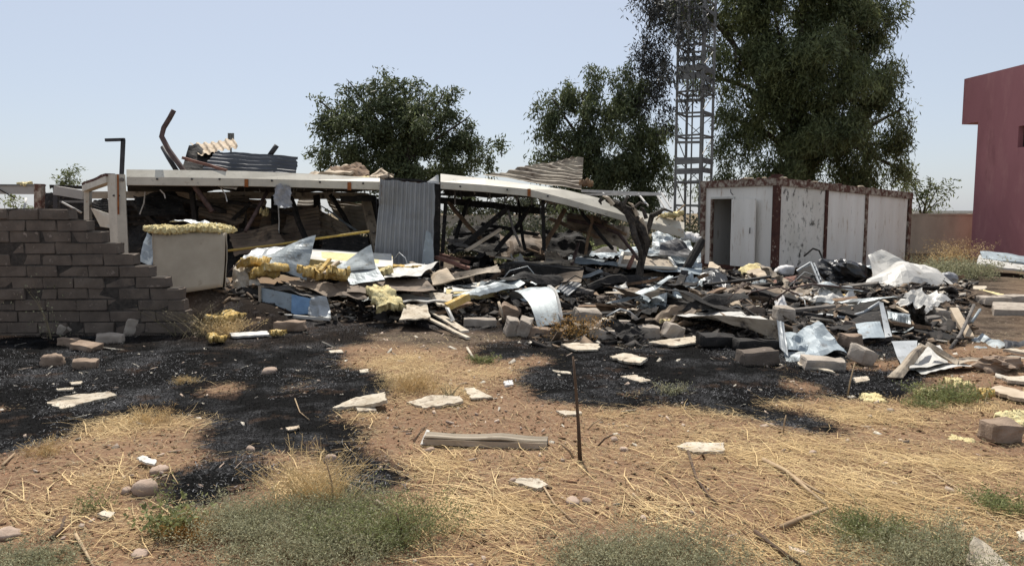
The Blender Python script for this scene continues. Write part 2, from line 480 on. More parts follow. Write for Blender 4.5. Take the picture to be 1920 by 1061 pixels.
def lump(cen, size, seed=0, nu=16, nv=10, rough=0.25, boxy=0.6, rot=(0, 0, 0), hf=0.08):
    R = np.array(Euler(rot).to_matrix())
    F = []
    th, ph = np.meshgrid(np.pi * np.arange(nv + 1) / nv, 2 * np.pi * np.arange(nu) / nu, indexing='ij')
    d = np.stack([np.sin(th) * np.cos(ph), np.sin(th) * np.sin(ph), np.cos(th)], -1).reshape(-1, 3)
    k = np.abs(d).max(1)[:, None]
    d2 = d * ((1 - boxy) + boxy / k * 0.85)
    x_, y_, z_ = d.T
    e = 1 + rough * fbm(x_ * 1.7 + seed * 5.3 + z_, y_ * 1.7 - z_ * 1.3, seed, 2) + hf * vn(x_ * 7 + seed + 3 * z_, y_ * 7 + z_ * 5, seed + 9)
    V = np.array(Vector(cen)) + (d2 * np.array(size) * e[:, None]) @ R.T
    for j in range(nv):
        for i in range(nu):
            k = (i + 1) % nu
            F.append((j * nu + i, (j + 1) * nu + i, (j + 1) * nu + k, j * nu + k))
    return V, F


def block_mesh(sx, sy, sz, seed, chip=0.012, broken=0.0):
    """chipped concrete block, about 50 triangles; origin at the base centre"""
    r = random.Random(seed)
    V = []; F = []
    b = 0.008
    lay = [(0, b), (b, 0), (sz - b, 0), (sz, b)]
    for z, ins in lay:
        hx, hy = sx / 2 - ins, sy / 2 - ins
        for a, c in ((-hx + b, -hy), (hx - b, -hy), (hx, -hy + b), (hx, hy - b), (hx - b, hy), (-hx + b, hy), (-hx, hy - b), (-hx, -hy + b)):
            e = r.uniform(0, broken) * sx if a > hx * 0.8 else 0
            V.append((a - e + r.uniform(-chip, chip) * 0.5, c + r.uniform(-chip, chip) * 0.5, z + r.uniform(-chip, chip) * (0.4 if z else 0)))
    for k in range(3):
        for i in range(8):
            j = (i + 1) % 8
            F.append((k * 8 + i, k * 8 + j, k * 8 + 8 + j, k * 8 + 8 + i))
    F.append(tuple(range(7, -1, -1))); F.append(tuple(range(24, 32)))
    return V, F


# ------------------------------------------------------------------ item builders (one thing each)
def sheet(name, label, cat, c, mat, nu=14, nv=9, group=None, parent=None, smooth=False, **kw):
    V, F = grid_sheet([P(*q) if isinstance(q, tuple) else q for q in c], nu, nv, **kw)
    o = mk(name, V, F, mat, parent, smooth)
    if parent is None: tag(o, label, cat, group)
    return o


def panel(name, label, cat, pts, thick=0.04, skin='whitesheet', core='palefoam', seed=0, jag=0.02, group=None, sub=4):
    """sandwich panel: a skin on a foam core"""
    pts = [P(*q) if isinstance(q, tuple) else q for q in pts]
    e = empty(name, sum(pts, Vector()) / len(pts) - Vector((0, 0, thick)), label, cat, group)
    V, F = poly_slab(pts, 0.004, seed, sub, jag)
    mk('skin', V, F, skin, e)
    V, F = poly_slab([p - Vector((0, 0, 0.0045)) for p in pts], thick, seed + 1, sub, jag * 1.3)
    mk('foam_core', V, F, core, e)
    return e


def scrap(label, px, thick=0.025, mat='plaster', lifts=None, seed=0, jag=0.012, name='board_scrap', cat='board scrap', group=None, dz=0.0):
    pts = []
    for i, (a, b) in enumerate(px):
        l = (lifts[i] if lifts else 0.03) * .75 + dz
        p = G(a, b)
        d = ray(a, b)
        k = (p.z + l - CAM_H) / d.z
        pts.append(Vector((0, 0, CAM_H)) + d * k)
    V, F = poly_slab(pts, thick, seed, 7, jag * 1.5)
    return tag(mk(name, V, F, mat), label, cat, group)


BLK = {}


def block(label, px, py, size=(0.40, 0.19, 0.15), rot=(0, 0, 0), mat='concrete', seed=0, broken=0.0, group=None, sink=0.02, cat='block', name='concrete_block', Y=None, base_c=True):
    """a loose block whose base centre stands on the ground at the pixel (or hangs at depth Y)"""
    V, F = round_block(*size, seed, min(size) * .14, .014, 5, broken)
    R = Euler(rot).to_matrix()
    V = [R @ Vector((v[0], v[1], v[2] - size[2] / 2)) for v in V]
    lo = min(v.z for v in V)
    p = P(px, py, Y) if Y else G(px, py)
    V = [v + p + Vector((0, 0, -lo - sink)) for v in V]
    return tag(mk(name, V, F, mat), label, cat, group)


def foam(label, px, py, size, seed=0, mat='foam', Y=None, rot=(0, 0, 0), group=None, sink=0.02, rough=0.5):
    p = P(px, py, Y) if Y else G(px, py)
    # torn batt: a thick, ragged, crumpled layer with loose tufts
    R = Euler((rot[0] + .15, rot[1], rot[2] + seed)).to_matrix()
    sx, sy, sz = size
    c = p + Vector((0, 0, sz * .9 - sink))
    q = [c + R @ Vector((a * sx, b * sy, 0)) for a, b in ((-1, 1), (1, .9), (.9, -1), (-.95, -.9))]
    V, F = grid_sheet(q, 20, 14, crumple=sz * .6, ck=.8 / max(sx, sy), thick=sz * 1.1, seed=seed, ragged=.16)
    V = np.asarray(V); rr = np.random.default_rng(seed)
    V = V + rr.normal(size=V.shape) * min(.007, sz * .09)
    return tag(mk('insulation_chunk', V, F, mat, None, True), label, 'insulation', group)


def rod(name, label, cat, pts, r, mat, n=7, group=None, seed=0, rough=0.0, smooth=True):
    V, F = tube([P(*q) if isinstance(q, tuple) else q for q in pts], r, n, rough, seed)
    return tag(mk(name, V, F, mat, None, smooth), label, cat, group)


def bar(name, label, cat, p0, p1, w, h, mat, group=None, seg=5, jit=0.006, seed=0):
    p0 = P(*p0) if isinstance(p0, tuple) else p0; p1 = P(*p1) if isinstance(p1, tuple) else p1
    V, F = beam(p0, p1, w, h, seg=seg, jit=jit, seed=seed)
    return tag(mk(name, V, F, mat), label, cat, group)
# ------------------------------------------------------------------ ground with burnt patches
def wpoly(px):
    return np.array([[p.x, p.y] for p in (G(a, b) for a, b in px)])


BURN = [wpoly(q) for q in (
    [(-120, 640), (330, 604), (420, 606), (480, 616), (620, 604), (735, 620), (645, 662), (690, 690), (752, 716), (735, 740), (690, 765), (685, 800), (700, 855), (748, 905), (690, 928), (625, 912), (604, 855),
     (440, 862), (436, 850), (385, 800), (290, 776), (150, 800), (60, 842), (-120, 890)],
    [(300, 895), (440, 862), (530, 876), (560, 898), (440, 906), (420, 952), (320, 952)],
    [(880, 652), (1000, 622), (1250, 640), (1400, 682), (1500, 702), (1700, 692), (1725, 738), (1640, 745), (1500, 742), (1452, 760), (1604, 802), (1545, 826), (1440, 792), (1290, 765), (1262, 772), (1000, 746), (988, 702), (930, 682)],
    [(380, 600), (700, 548), (900, 512), (1300, 505), (1660, 530), (1750, 590), (1730, 650), (1500, 700), (1250, 645), (1000, 625), (740, 620)],
    [(500, 715), (560, 700), (640, 720), (560, 735)],
)]
STRAWB = [(900, 960, 170, 60, 1.0), (820, 880, 80, 40, .8), (1500, 860, 300, 60, .95), (1650, 950, 300, 70, 1.0), (1300, 960, 220, 60, .6), (1050, 870, 140, 45, .35), (760, 690, 90, 35, 1.0), (820, 735, 90, 25, .8),
          (580, 890, 60, 50, 1.0), (200, 800, 120, 30, .8), (330, 790, 120, 18, .7), (220, 890, 100, 50, .7), (120, 960, 160, 50, .6), (260, 1000, 120, 60, .7), (1780, 760, 170, 25, .8), (1400, 770, 200, 20, .9),
          (1620, 780, 140, 30, .95), (660, 800, 60, 60, .5), (1220, 800, 160, 30, .4), (470, 880, 50, 14, .6), (340, 712, 40, 8, .9), (1800, 880, 160, 50, .7), (1860, 600, 60, 14, .8), (430, 600, 50, 14, 1.0),
          (1110, 690, 60, 8, .4), (1215, 680, 50, 8, .7), (900, 700, 90, 25, .55), (1150, 775, 130, 14, .6), (1000, 1040, 200, 40, .6), (1500, 1040, 200, 40, .8)]
SB = []
for px_, py_, rx_, ry_, st_ in STRAWB:
    c_ = G(px_, py_)
    SB.append((c_.x, c_.y, rx_ * c_.y / F_PX, max(0.12, abs(G(px_, py_ - ry_).y - G(px_, py_ + ry_).y) / 2), st_))


def inside(poly, x, y):
    r = np.zeros(x.shape, bool)
    n = len(poly)
    for i in range(n):
        x0, y0 = poly[i]; x1, y1 = poly[(i + 1) % n]
        if y0 == y1: continue
        r ^= ((y0 > y) != (y1 > y)) & (x < (x1 - x0) * (y - y0) / (y1 - y0) + x0)
    return r


def burn_at(x, y):
    a = 0.10 + 0.03 * np.clip(y - 4, 0, 6)
    dx = a * fbm(x * 2.3, y * 2.3, 51, 4) * 2; dy = a * fbm(x * 2.3 + 9, y * 2.3, 52, 4) * 2
    m = np.zeros(x.shape)
    for p in BURN:
        m = np.maximum(m, inside(p, x + dx, y + dy))
    isl = fbm(x * 1.5 + 4, y * 1.5, 58, 4)
    return m * ((isl < .40) | (y > 9.3))


def straw_at(x, y):
    s = np.zeros(x.shape)
    for cx, cy, rx, ry, st in SB:
        s = np.maximum(s, st * np.exp(-(((x - cx) / rx) ** 2 + ((y - cy) / ry) ** 2) * 0.9))
    return np.clip(s * (1 + .9 * fbm(x * 2.6, y * 2.6, 77, 4)) - .06, 0, 1)


def rubble_at(x, y):
    return np.clip((y - 8.6 + 0.6 * fbm(x, y, 5, 3)) / 0.9, 0, 1) * np.clip((26 - y) / 3, 0, 1) * np.clip((x + 5.3) / 0.8, 0, 1) * np.clip((0.62 * y - x + 2) / 1.5, 0, 1)


ys = np.concatenate([np.linspace(-6, 2.8, 10)[:-1], 2.8 + np.cumsum(np.linspace(0.018, 0.075, 300)), ])
ys = np.concatenate([ys, ys[-1] * np.geomspace(1.01, 230, 80)])
ss = np.linspace(-1, 1, 421)
gy, gs = np.meshgrid(ys, ss, indexing='ij')
gx = gs * (4.5 + 0.95 * np.maximum(gy, 0)) * np.where(gy > 40, 1 + (gy - 40) / 120, 1)
gz = hz(gx, gy)
gb = burn_at(gx, gy)
gbs = np.zeros(gx.shape)
for q_ in range(10):
    a_ = q_ * 2.4; r_ = .05 + .16 * (q_ / 9)
    gbs += burn_at(gx + r_ * math.cos(a_), gy + r_ * 1.2 * math.sin(a_)) / 10
gst = straw_at(gx, gy)
gr = rubble_at(gx, gy)
near = (gy < 12)
gz = gz + near * (0.006 * fbm(gx * 9, gy * 9, 61, 3) + 0.01 * gst * np.abs(fbm(gx * 14, gy * 14, 62, 2)))
Vg = np.stack([gx, gy, gz], -1).reshape(-1, 3)
nr, nc = gx.shape
ii = (np.arange(nr - 1)[:, None] * nc + np.arange(nc - 1)[None, :]).ravel()
Fg = np.stack([ii, ii + 1, ii + nc + 1, ii + nc], -1)

gm = bpy.data.materials.new('dry_ground'); gm.use_nodes = True
t = gm.node_tree; N = t.nodes; L = t.links; B = N['Principled BSDF']
B.inputs['Roughness'].default_value = 0.95; B.inputs['Specular IOR Level'].default_value = 0.05
pos = N.new('ShaderNodeNewGeometry')


def gnoise(sc, det=6, ro=0.65):
    n = N.new('ShaderNodeTexNoise'); n.inputs['Scale'].default_value = sc; n.inputs['Detail'].default_value = det; n.inputs['Roughness'].default_value = ro
    L.new(pos.outputs['Position'], n.inputs['Vector']); return n.outputs['Fac']


def gmap(s, a, b, c=0.0, d=1.0):
    r = N.new('ShaderNodeMapRange'); L.new(s, r.inputs['Value'])
    for k, v in zip(('From Min', 'From Max', 'To Min', 'To Max'), (a, b, c, d)): r.inputs[k].default_value = v
    return r.outputs[0]


def gmix(f, a, b):
    x = N.new('ShaderNodeMix'); x.data_type = 'RGBA'
    if isinstance(f, float): x.inputs['Factor'].default_value = f
    else: L.new(f, x.inputs['Factor'])
    for s, v in ((x.inputs['A'], a), (x.inputs['B'], b)):
        if isinstance(v, tuple): s.default_value = (*v, 1)
        else: L.new(v, s)
    return x.outputs['Result']


def gatt(nm):
    a = N.new('ShaderNodeAttribute'); a.attribute_name = nm; return a.outputs['Fac']


def gmath(op, a, b):
    m = N.new('ShaderNodeMath'); m.operation = op
    for s, v in zip(m.inputs, (a, b)):
        if isinstance(v, (int, float)): s.default_value = v
        else: L.new(v, s)
    return m.outputs[0]


dirt = gmix(gmap(gnoise(1.3), .35, .65), (0.178, 0.103, 0.063), (0.238, 0.145, 0.090))
dirt = gmix(gmap(gnoise(38, 4), .42, .72), dirt, (0.29, 0.195, 0.125))
dirt = gmix(gmap(gnoise(55, 4), .60, .72), dirt, (0.10, 0.06, 0.038))
sx = N.new('ShaderNodeSeparateXYZ'); L.new(pos.outputs['Position'], sx.inputs[0])
dirt = gmix(gmap(sx.outputs['Y'], 13, 22), dirt, gmix(gmap(gnoise(.9), .4, .6), (0.15, 0.115, 0.075), (0.22, 0.17, 0.105)))   # dull dry grassland behind the ruins
strawc = gmix(gmap(gnoise(45, 5), .35, .65), (0.20, 0.122, 0.058), (0.33, 0.22, 0.105))
sf = gmath('MULTIPLY', gatt('straw'), gmap(gnoise(24, 5), .38, .6))
c = gmix(sf, dirt, strawc)
rub = gmix(gmap(gnoise(2.4), .38, .62), (0.022, 0.019, 0.017), (0.12, 0.092, 0.068))
rub = gmix(gmap(gnoise(22), .55, .68), rub, (0.22, 0.18, 0.14))
c = gmix(gmath('MULTIPLY', gatt('rubble'), .9), c, rub)
blk = gmix(gmap(gnoise(30, 6), .35, .7), (0.004, 0.004, 0.004), (0.011, 0.0107, 0.0104))
blk = gmix(gmath('MULTIPLY', gmap(gnoise(1.3, 4), .48, .66), gmap(gnoise(55, 4), .42, .62)), blk, (0.13, 0.13, 0.135))
blk = gmix(gmath('MULTIPLY', gmap(gnoise(2.7, 3), .58, .66), 0.6), blk, (0.06, 0.038, 0.026))
c = gmix(gmath('MULTIPLY', gmap(gmath('ADD', gatt('scorch'), gmath('MULTIPLY', gmath('SUBTRACT', gnoise(7, 5, .7), .5), 1.1)), .05, .6), .75), c, (0.075, 0.05, 0.035))   # browned, singed margin
bf = gmap(gmath('ADD', gatt('scorch'), gmath('MULTIPLY', gmath('SUBTRACT', gnoise(14, 6, .78), .5), 1.6)), .34, .68)
bf = gmath('MULTIPLY', bf, gmap(gatt('rubble'), 0, 1, 1, .8))
c = gmix(bf, c, blk)
L.new(c, B.inputs['Base Color'])
bp = N.new('ShaderNodeBump'); bp.inputs['Strength'].default_value = 0.7; bp.inputs['Distance'].default_value = 0.03
L.new(gmath('ADD', gnoise(26, 6, .7), gmath('MULTIPLY', gnoise(90, 3), .4)), bp.inputs['Height']); L.new(bp.outputs[0], B.inputs['Normal'])

ground = mk('ground', Vg, Fg, gm, None, True, loc=(0, 0, 0))
tag(ground, 'reddish dry earth with black burnt patches and rubble field', 'ground', kind='structure')
for nm, arr in (('burn', gb), ('scorch', gbs), ('straw', gst), ('rubble', gr)):
    a = ground.data.attributes.new(nm, 'FLOAT', 'POINT')
    a.data.foreach_set('value', arr.ravel().astype(np.float32))


# ------------------------------------------------------------------ trees
def leaf_cloud(puffs, Y, dens, seed, leaf=(0.2, 0.055), droop=0.75, depth=1.0, strand=7):
    rg = np.random.default_rng(seed)
    Vs = []
    for q in puffs:
        px, py, r = q[:3]
        dy = q[3] if len(q) > 3 else 0
        c = np.array(P(px, py, Y + dy)); R = r / F_PX * Y
        ns = max(10, int(3.0 * dens * R * R * (0.6 + 0.4 * R)))
        nc_ = max(5, int(9 * R ** .7))
        d0 = rg.normal(size=(nc_, 3)); d0 /= np.linalg.norm(d0, axis=1)[:, None]
        r0 = R * rg.uniform(.35, 1.12, nc_) ** .8
        cc_ = d0 * r0[:, None] * np.array([1, depth, .95])
        pick = rg.integers(0, nc_, ns)
        sz_ = (R ** .6 * rg.uniform(.13, .30, nc_))[pick][:, None]
        o = c + cc_[pick] + rg.normal(size=(ns, 3)) * sz_ * np.array([1, 1, .8])
        d = cc_[pick] / (np.linalg.norm(cc_[pick], axis=1)[:, None] + 1e-6)
        dirn = d * np.array([1, 1, 0.3]) * (1 - droop) + np.array([0, 0, -droop]) + rg.normal(size=(ns, 3)) * 0.25
        dirn /= np.linalg.norm(dirn, axis=1)[:, None]
        for k in range(strand):
            p = o + dirn * (k * leaf[0] * 0.42) + rg.normal(size=(ns, 3)) * leaf[0] * 0.35
            ax = dirn + rg.normal(size=(ns, 3)) * 0.55; ax /= np.linalg.norm(ax, axis=1)[:, None]
            sd = np.cross(ax, rg.normal(size=(ns, 3))); sd /= np.linalg.norm(sd, axis=1)[:, None] + 1e-9
            L_ = (leaf[0] * rg.uniform(.6, 1.25, ns))[:, None]; w_ = (leaf[1] * rg.uniform(.6, 1.2, ns))[:, None]
            Vs.append(np.stack([p - ax * L_ / 2, p + sd * w_ / 2, p + ax * L_ / 2, p - sd * w_ / 2], 1).reshape(-1, 3))
    V = np.vstack(Vs)
    return V, np.arange(len(V)).reshape(-1, 4)


def tree(label, base_px, Y, puffs, mat, dens, seed, group=None, trunk_r=0.25, leaf=(0.2, 0.055), droop=0.75, name='tree', limbs=9, extra=None, depth=1.0, strand=7):
    rg = random.Random(seed)
    b = P(base_px, 400, Y); b.z = float(hz(b.x, b.y)) - 0.1
    e = empty(name, b, label, 'tree', group)
    cen = sum((P(p[0], p[1], Y) for p in puffs), Vector()) / len(puffs)
    fork = b.lerp(Vector((cen.x * .5 + b.x * .5, cen.y, cen.z)), 0.45)
    parts = [tube([b, b.lerp(fork, .4) + Vector((rg.uniform(-.15, .15), 0, 0)), fork, fork.lerp(cen, .8)], [trunk_r * 1.25, trunk_r, trunk_r * .8, trunk_r * .35], 9, .08, seed)]
    pick = puffs if len(puffs) <= limbs else rg.sample(puffs, limbs)
    for p in pick:
        tp = P(p[0], p[1], Y + (p[3] if len(p) > 3 else 0))
        st = fork.lerp(cen, rg.uniform(0, .6))
        mid = st.lerp(tp, .5) + Vector((0, rg.uniform(-.3, .3), rg.uniform(0, .4)))
        parts.append(tube([st, mid, tp, tp + Vector((rg.uniform(-.4, .4), rg.uniform(-.4, .4), p[2] / F_PX * Y * .7))], [trunk_r * .4, trunk_r * .26, trunk_r * .13, .012], 6, .05, seed))
    V, F = merge(parts)
    mk('trunk', V, F, 'bark', e)
    V, F = leaf_cloud(puffs, Y, dens, seed, leaf, droop, depth, strand)
    mk('crown', V, F, mat, e)
    if extra:
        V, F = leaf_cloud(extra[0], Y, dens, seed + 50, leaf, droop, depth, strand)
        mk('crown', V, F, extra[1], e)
    return e


tree('broad rounded dark green tree standing behind the long flattened cabin roof', 752, 40,
     [(640, 205, 34), (690, 185, 34), (722, 150, 22), (735, 185, 30), (770, 165, 18), (785, 200, 36), (832, 175, 20), (826, 205, 28), (622, 235, 26), (655, 250, 42, -1), (700, 240, 46, 1), (745, 250, 40), (800, 250, 46, -1), (850, 245, 34), (872, 225, 16),
      (612, 275, 24), (640, 300, 32), (700, 300, 46), (775, 300, 44), (840, 300, 40, 1), (892, 275, 18), (905, 300, 22), (925, 270, 13), (940, 262, 9), (600, 190, 10), (660, 160, 14), (760, 340, 50), (680, 345, 40), (860, 335, 34)],
     'leafB', 96, 11, trunk_r=.3, leaf=(0.24, 0.085), droop=.5, group='trees along the back of the plot')
tree('middle drooping tree behind the sagging cream beam, left of the lattice mast', 1130, 36,
     [(1035, 185, 26), (1062, 165, 22), (1100, 140, 15), (1112, 128, 11), (1090, 180, 30), (1140, 160, 26), (1170, 140, 20), (1195, 170, 34), (1050, 215, 30), (1105, 225, 42, -1), (1165, 220, 46), (1215, 235, 40), (1030, 255, 28), (1075, 270, 40), (1140, 285, 50, -1), (1205, 290, 46),
      (1015, 290, 22), (1050, 310, 34), (1100, 335, 44), (1165, 345, 50), (1225, 340, 38), (1002, 300, 8), (1245, 300, 18), (1130, 385, 44), (1200, 385, 40), (1070, 370, 34)],
     'leafB', 105, 12, trunk_r=.28, leaf=(0.24, 0.07), droop=.8, group='trees along the back of the plot')
tree('tallest tree with drooping foliage rising behind the rusty white container and out of view', 1500, 33,
     [(1545, 50, 75), (1455, 40, 70), (1400, 20, 55), (1605, 45, 60), (1640, 80, 42), (1655, 30, 36), (1500, -60, 95), (1600, -50, 75), (1400, -70, 70), (1500, -150, 80), (1570, 110, 70, -2), (1500, 130, 75), (1430, 120, 65), (1380, 110, 45),
      (1660, 130, 34), (1620, 150, 55, -1), (1682, 115, 16), (1545, 200, 70, -2), (1460, 215, 66), (1400, 200, 48), (1640, 215, 52), (1690, 205, 22), (1380, 270, 38), (1440, 290, 56), (1520, 280, 66, -1), (1600, 280, 56), (1655, 270, 34), (1680, 255, 16), (1375, 325, 36),
      (1450, 335, 50), (1540, 335, 55), (1620, 325, 46), (1670, 310, 26), (1690, 320, 20), (1340, 20, 40, 1.5), (1290, -20, 50, 2.2), (1285, 40, 34, 2.2), (1345, 90, 26, 1.5), (1350, 160, 26, 1.5), (1345, 345, 26), (1300, 130, 24, 2.4), (1355, 215, 22, 1.2)],
     'leafA', 100, 13, trunk_r=.42, leaf=(0.25, 0.06), droop=.8, limbs=16, group='trees along the back of the plot',
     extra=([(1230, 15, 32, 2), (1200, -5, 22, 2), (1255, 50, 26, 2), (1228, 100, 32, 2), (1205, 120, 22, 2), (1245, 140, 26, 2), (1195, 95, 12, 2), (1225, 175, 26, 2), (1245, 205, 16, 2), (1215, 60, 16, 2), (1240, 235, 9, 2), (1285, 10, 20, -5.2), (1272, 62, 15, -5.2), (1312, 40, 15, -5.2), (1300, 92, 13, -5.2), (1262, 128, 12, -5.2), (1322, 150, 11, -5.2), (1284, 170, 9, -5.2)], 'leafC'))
tree('low leafy tree between the rusty container and the maroon building', 1725, 36,
     [(1712, 350, 18), (1735, 355, 15), (1700, 330, 20), (1768, 342, 12), (1755, 352, 10), (1778, 360, 8), (1725, 385, 16), (1765, 380, 8), (1745, 335, 8)], 'leafA', 60, 14, trunk_r=.09, leaf=(0.2, 0.07), droop=.4, limbs=8, group='trees along the back of the plot')
tree('small distant pine-shaped tree above the ruined frames at far left', 130, 62,
     [(130, 318, 9), (128, 330, 13), (138, 340, 13), (122, 342, 11), (145, 348, 10), (114, 352, 10)], 'leafA', 34, 15, trunk_r=.12, leaf=(0.3, 0.10), droop=.2, name='distant_tree')
tree('lone bushy treetop peeking over the left ruined frames behind the block wall', 30, 24,
     [(20, 375, 10), (36, 385, 12), (8, 380, 10), (48, 392, 9)], 'weedbright', 90, 19, trunk_r=.05, leaf=(0.12, 0.05), droop=.3, name='shrub_tree', limbs=4)


for k, (px, pf) in enumerate(((870, [(850, 385, 20), (880, 380, 24), (905, 390, 20)]), (965, [(940, 388, 22), (970, 380, 26), (1000, 390, 22)]), (1055, [(1030, 386, 22), (1060, 378, 26), (1090, 388, 24)]))):
    tree(['leftmost dark tree of the far row under the sagging beam', 'middle dark tree of the far row under the sagging beam', 'rightmost dark tree of the far row under the sagging beam'][k], px, 54, pf, 'leafD', 40, 600 + k, trunk_r=.12, leaf=(0.32, 0.13), droop=.4, name='distant_tree', limbs=3, group='far row of trees behind the grey wall')


# ------------------------------------------------------------------ weeds and shrubs (green bushes: stems + leaves)
def bush(label, px, py, w, h, n_stem, leaf, mat, seed, name='weed_bush', cat='bush', leaves=18, lay=0.5, group=None, Y=None, stemmat='weedstem', stemw=0.0035):
    """bush with base at the ground pixel; w, h metres"""
    rg = np.random.default_rng(seed)
    p0 = P(px, py, Y) if Y else G(px, py)
    p0.z = float(hz(p0.x, p0.y))
    e = empty(name, p0, label, cat, group)
    sv = []; lv = []
    bxs = p0.x + rg.normal(size=n_stem) * w * .26; bys = p0.y + rg.normal(size=n_stem) * w * .18; bzs = hz(bxs, bys) - .01
    for k in range(n_stem):
        b = np.array([bxs[k], bys[k], bzs[k]])
        az = rg.uniform(0, 2 * math.pi); ln = h * rg.uniform(.6, 1.15)
        d = np.array([math.cos(az) * lay, math.sin(az) * lay, 1 - .3 * lay]) ; d /= np.linalg.norm(d)
        bend = np.array([math.cos(az), math.sin(az), -.5]) * ln * .25
        ts = np.linspace(0, 1, 4)
        pts = b + np.outer(ts, d * ln) + np.outer(ts ** 2, bend)
        s = np.cross(d, rg.normal(size=3)); s /= np.linalg.norm(s) + 1e-9
        for i in range(3):
            wd = stemw * (1 - .25 * i)
            sv.append(np.array([pts[i] - s * wd, pts[i] + s * wd, pts[i + 1] + s * wd * .7, pts[i + 1] - s * wd * .7]))
        tt = rg.uniform(.12, 1, leaves)
        q = b + np.outer(tt, d * ln) + np.outer(tt ** 2, bend) + rg.normal(size=(leaves, 3)) * h * .085
        q[:, 2] = np.maximum(q[:, 2], p0.z + .004)
        ax = rg.normal(size=(leaves, 3)) + np.array([0, 0, .5]); ax /= np.linalg.norm(ax, axis=1)[:, None]
        sd = np.cross(ax, rg.normal(size=(leaves, 3))); sd /= np.linalg.norm(sd, axis=1)[:, None] + 1e-9
        l = leaf[0] * rg.uniform(.6, 1.3, (leaves, 1)); ww = leaf[1] * rg.uniform(.7, 1.2, (leaves, 1))
        lv.append(np.stack([q - ax * l / 2, q + sd * ww / 2, q + ax * l / 2, q - sd * ww / 2], 1).reshape(-1, 3))
    V = np.vstack(sv); tag(mk('stems', V, np.arange(len(V)).reshape(-1, 4), stemmat, e), kind='stuff')
    V = np.vstack(lv); tag(mk('leaves', V, np.arange(len(V)).reshape(-1, 4), mat, e), kind='stuff')
    return e


# ------------------------------------------------------------------ far walls
def wallbox(name, label, cat, p0, p1, z0, z1, th, mat):
    p0, p1 = Vector((p0.x, p0.y, 0)), Vector((p1.x, p1.y, 0))
    V, F = beam(p0 + Vector((0, 0, (z0 + z1) / 2)), p1 + Vector((0, 0, (z0 + z1) / 2)), th, z1 - z0, seg=12, jit=0.0)
    return tag(mk(name, V, F, mat), label, cat)


def masonry(name, label, cat, p0, p1, z1, th, mat, cap):
    e = empty(name, (p0 + p1) / 2 * 1.0, label, cat)
    a, b = Vector((p0.x, p0.y, -.1 + z1 / 2)), Vector((p1.x, p1.y, -.1 + z1 / 2))
    V, F = beam(a, b, th, z1 + .2, seg=14, jit=.004, seed=3); mk('wall_face', V, F, mat, e)
    a, b = Vector((p0.x, p0.y, z1 + .03)), Vector((p1.x, p1.y, z1 + .03))
    V, F = beam(a, b, th + .05, .055, seg=20, jit=.006, seed=5); mk('coping', V, F, cap, e)
    return e


masonry('boundary_wall', 'low tan rendered wall joining the rusty container to the maroon building', 'wall', P(1660, 400, 30), P(1830, 400, 29.6), 1.52, .2, 'tanwall', 'tanwall')
masonry('boundary_wall', 'distant pale grey wall seen through the gap under the sagging beam', 'wall', P(760, 400, 48), P(1120, 400, 48), 1.42, .25, 'greywall', 'greywall')

# far white roof behind the tan wall
e = empty('far_shed', P(1800, 405, 60), 'white flat roofed shed just showing over the tan wall', 'shed')
V, F = beam(P(1690, 398, 60), P(1830, 398, 60), 4, .22, seg=4); mk('roof', V, F, 'white', e)
V, F = beam(P(1695, 437, 60), P(1825, 437, 60), 3.4, 3.1, seg=2); mk('wall_face', V, F, 'greywall', e)

# ------------------------------------------------------------------ maroon building
c0 = P(1824, 400, 28.0); c1 = P(1920, 400, 25.6)
wd = Vector((c1.x - c0.x, c1.y - c0.y, 0)).normalized()
wn = Vector((wd.y, -wd.x, 0))
if wn.x > 0: wn = -wn
rb = empty('maroon_building', Vector((c0.x, c0.y, 0)), 'maroon rendered building with projecting parapet and one small window', 'building')
ztop = P(1805, 143, 28.2).z; zpar = P(1812, 230, 28.2).z
zw0, zw1 = P(1902, 277, 26.05).z, P(1902, 237, 26.05).z


def wpt(s, dpt, z): return Vector((c0.x, c0.y, 0)) + wd * s - wn * dpt + Vector((0, 0, z))


def rbox(s0, s1, d0, d1, z0, z1):
    V = [wpt(s0, d0, z0), wpt(s1, d0, z0), wpt(s1, d1, z0), wpt(s0, d1, z0), wpt(s0, d0, z1), wpt(s1, d0, z1), wpt(s1, d1, z1), wpt(s0, d1, z1)]
    return V, BOXF


s_w = (P(1902, 250, 26.05) - Vector((c0.x, c0.y, 0))).dot(wd)
V, F = merge([rbox(0, s_w, 0, 6, -.3, ztop), rbox(s_w + 1.1, 9, 0, 6, -.3, ztop), rbox(s_w, s_w + 1.1, 0, .3, -.3, zw0), rbox(s_w, s_w + 1.1, 0, .3, zw1, ztop), rbox(s_w, s_w + 1.1, 2, 6, -.3, ztop)])
mk('wall_face', V, F, 'redwall', rb)
V, F = rbox(-.85, -.003, .004, 6.2, zpar, ztop + .004); mk('parapet', V, F, 'redwall', rb)
wf = mk('window', *merge([rbox(s_w + .0, s_w + 1.1, .2, .26, zw0, zw0 + .07), rbox(s_w, s_w + 1.1, .2, .26, zw1 - .07, zw1), rbox(s_w, s_w + .07, .2, .26, zw0 + .07, zw1 - .07), rbox(s_w + 1.03, s_w + 1.1, .2, .26, zw0 + .07, zw1 - .07)]), 'darkpaint', rb)
mk('pane', *rbox(s_w + .07, s_w + 1.03, .225, .235, zw0 + .07, zw1 - .07), 'glass', wf)

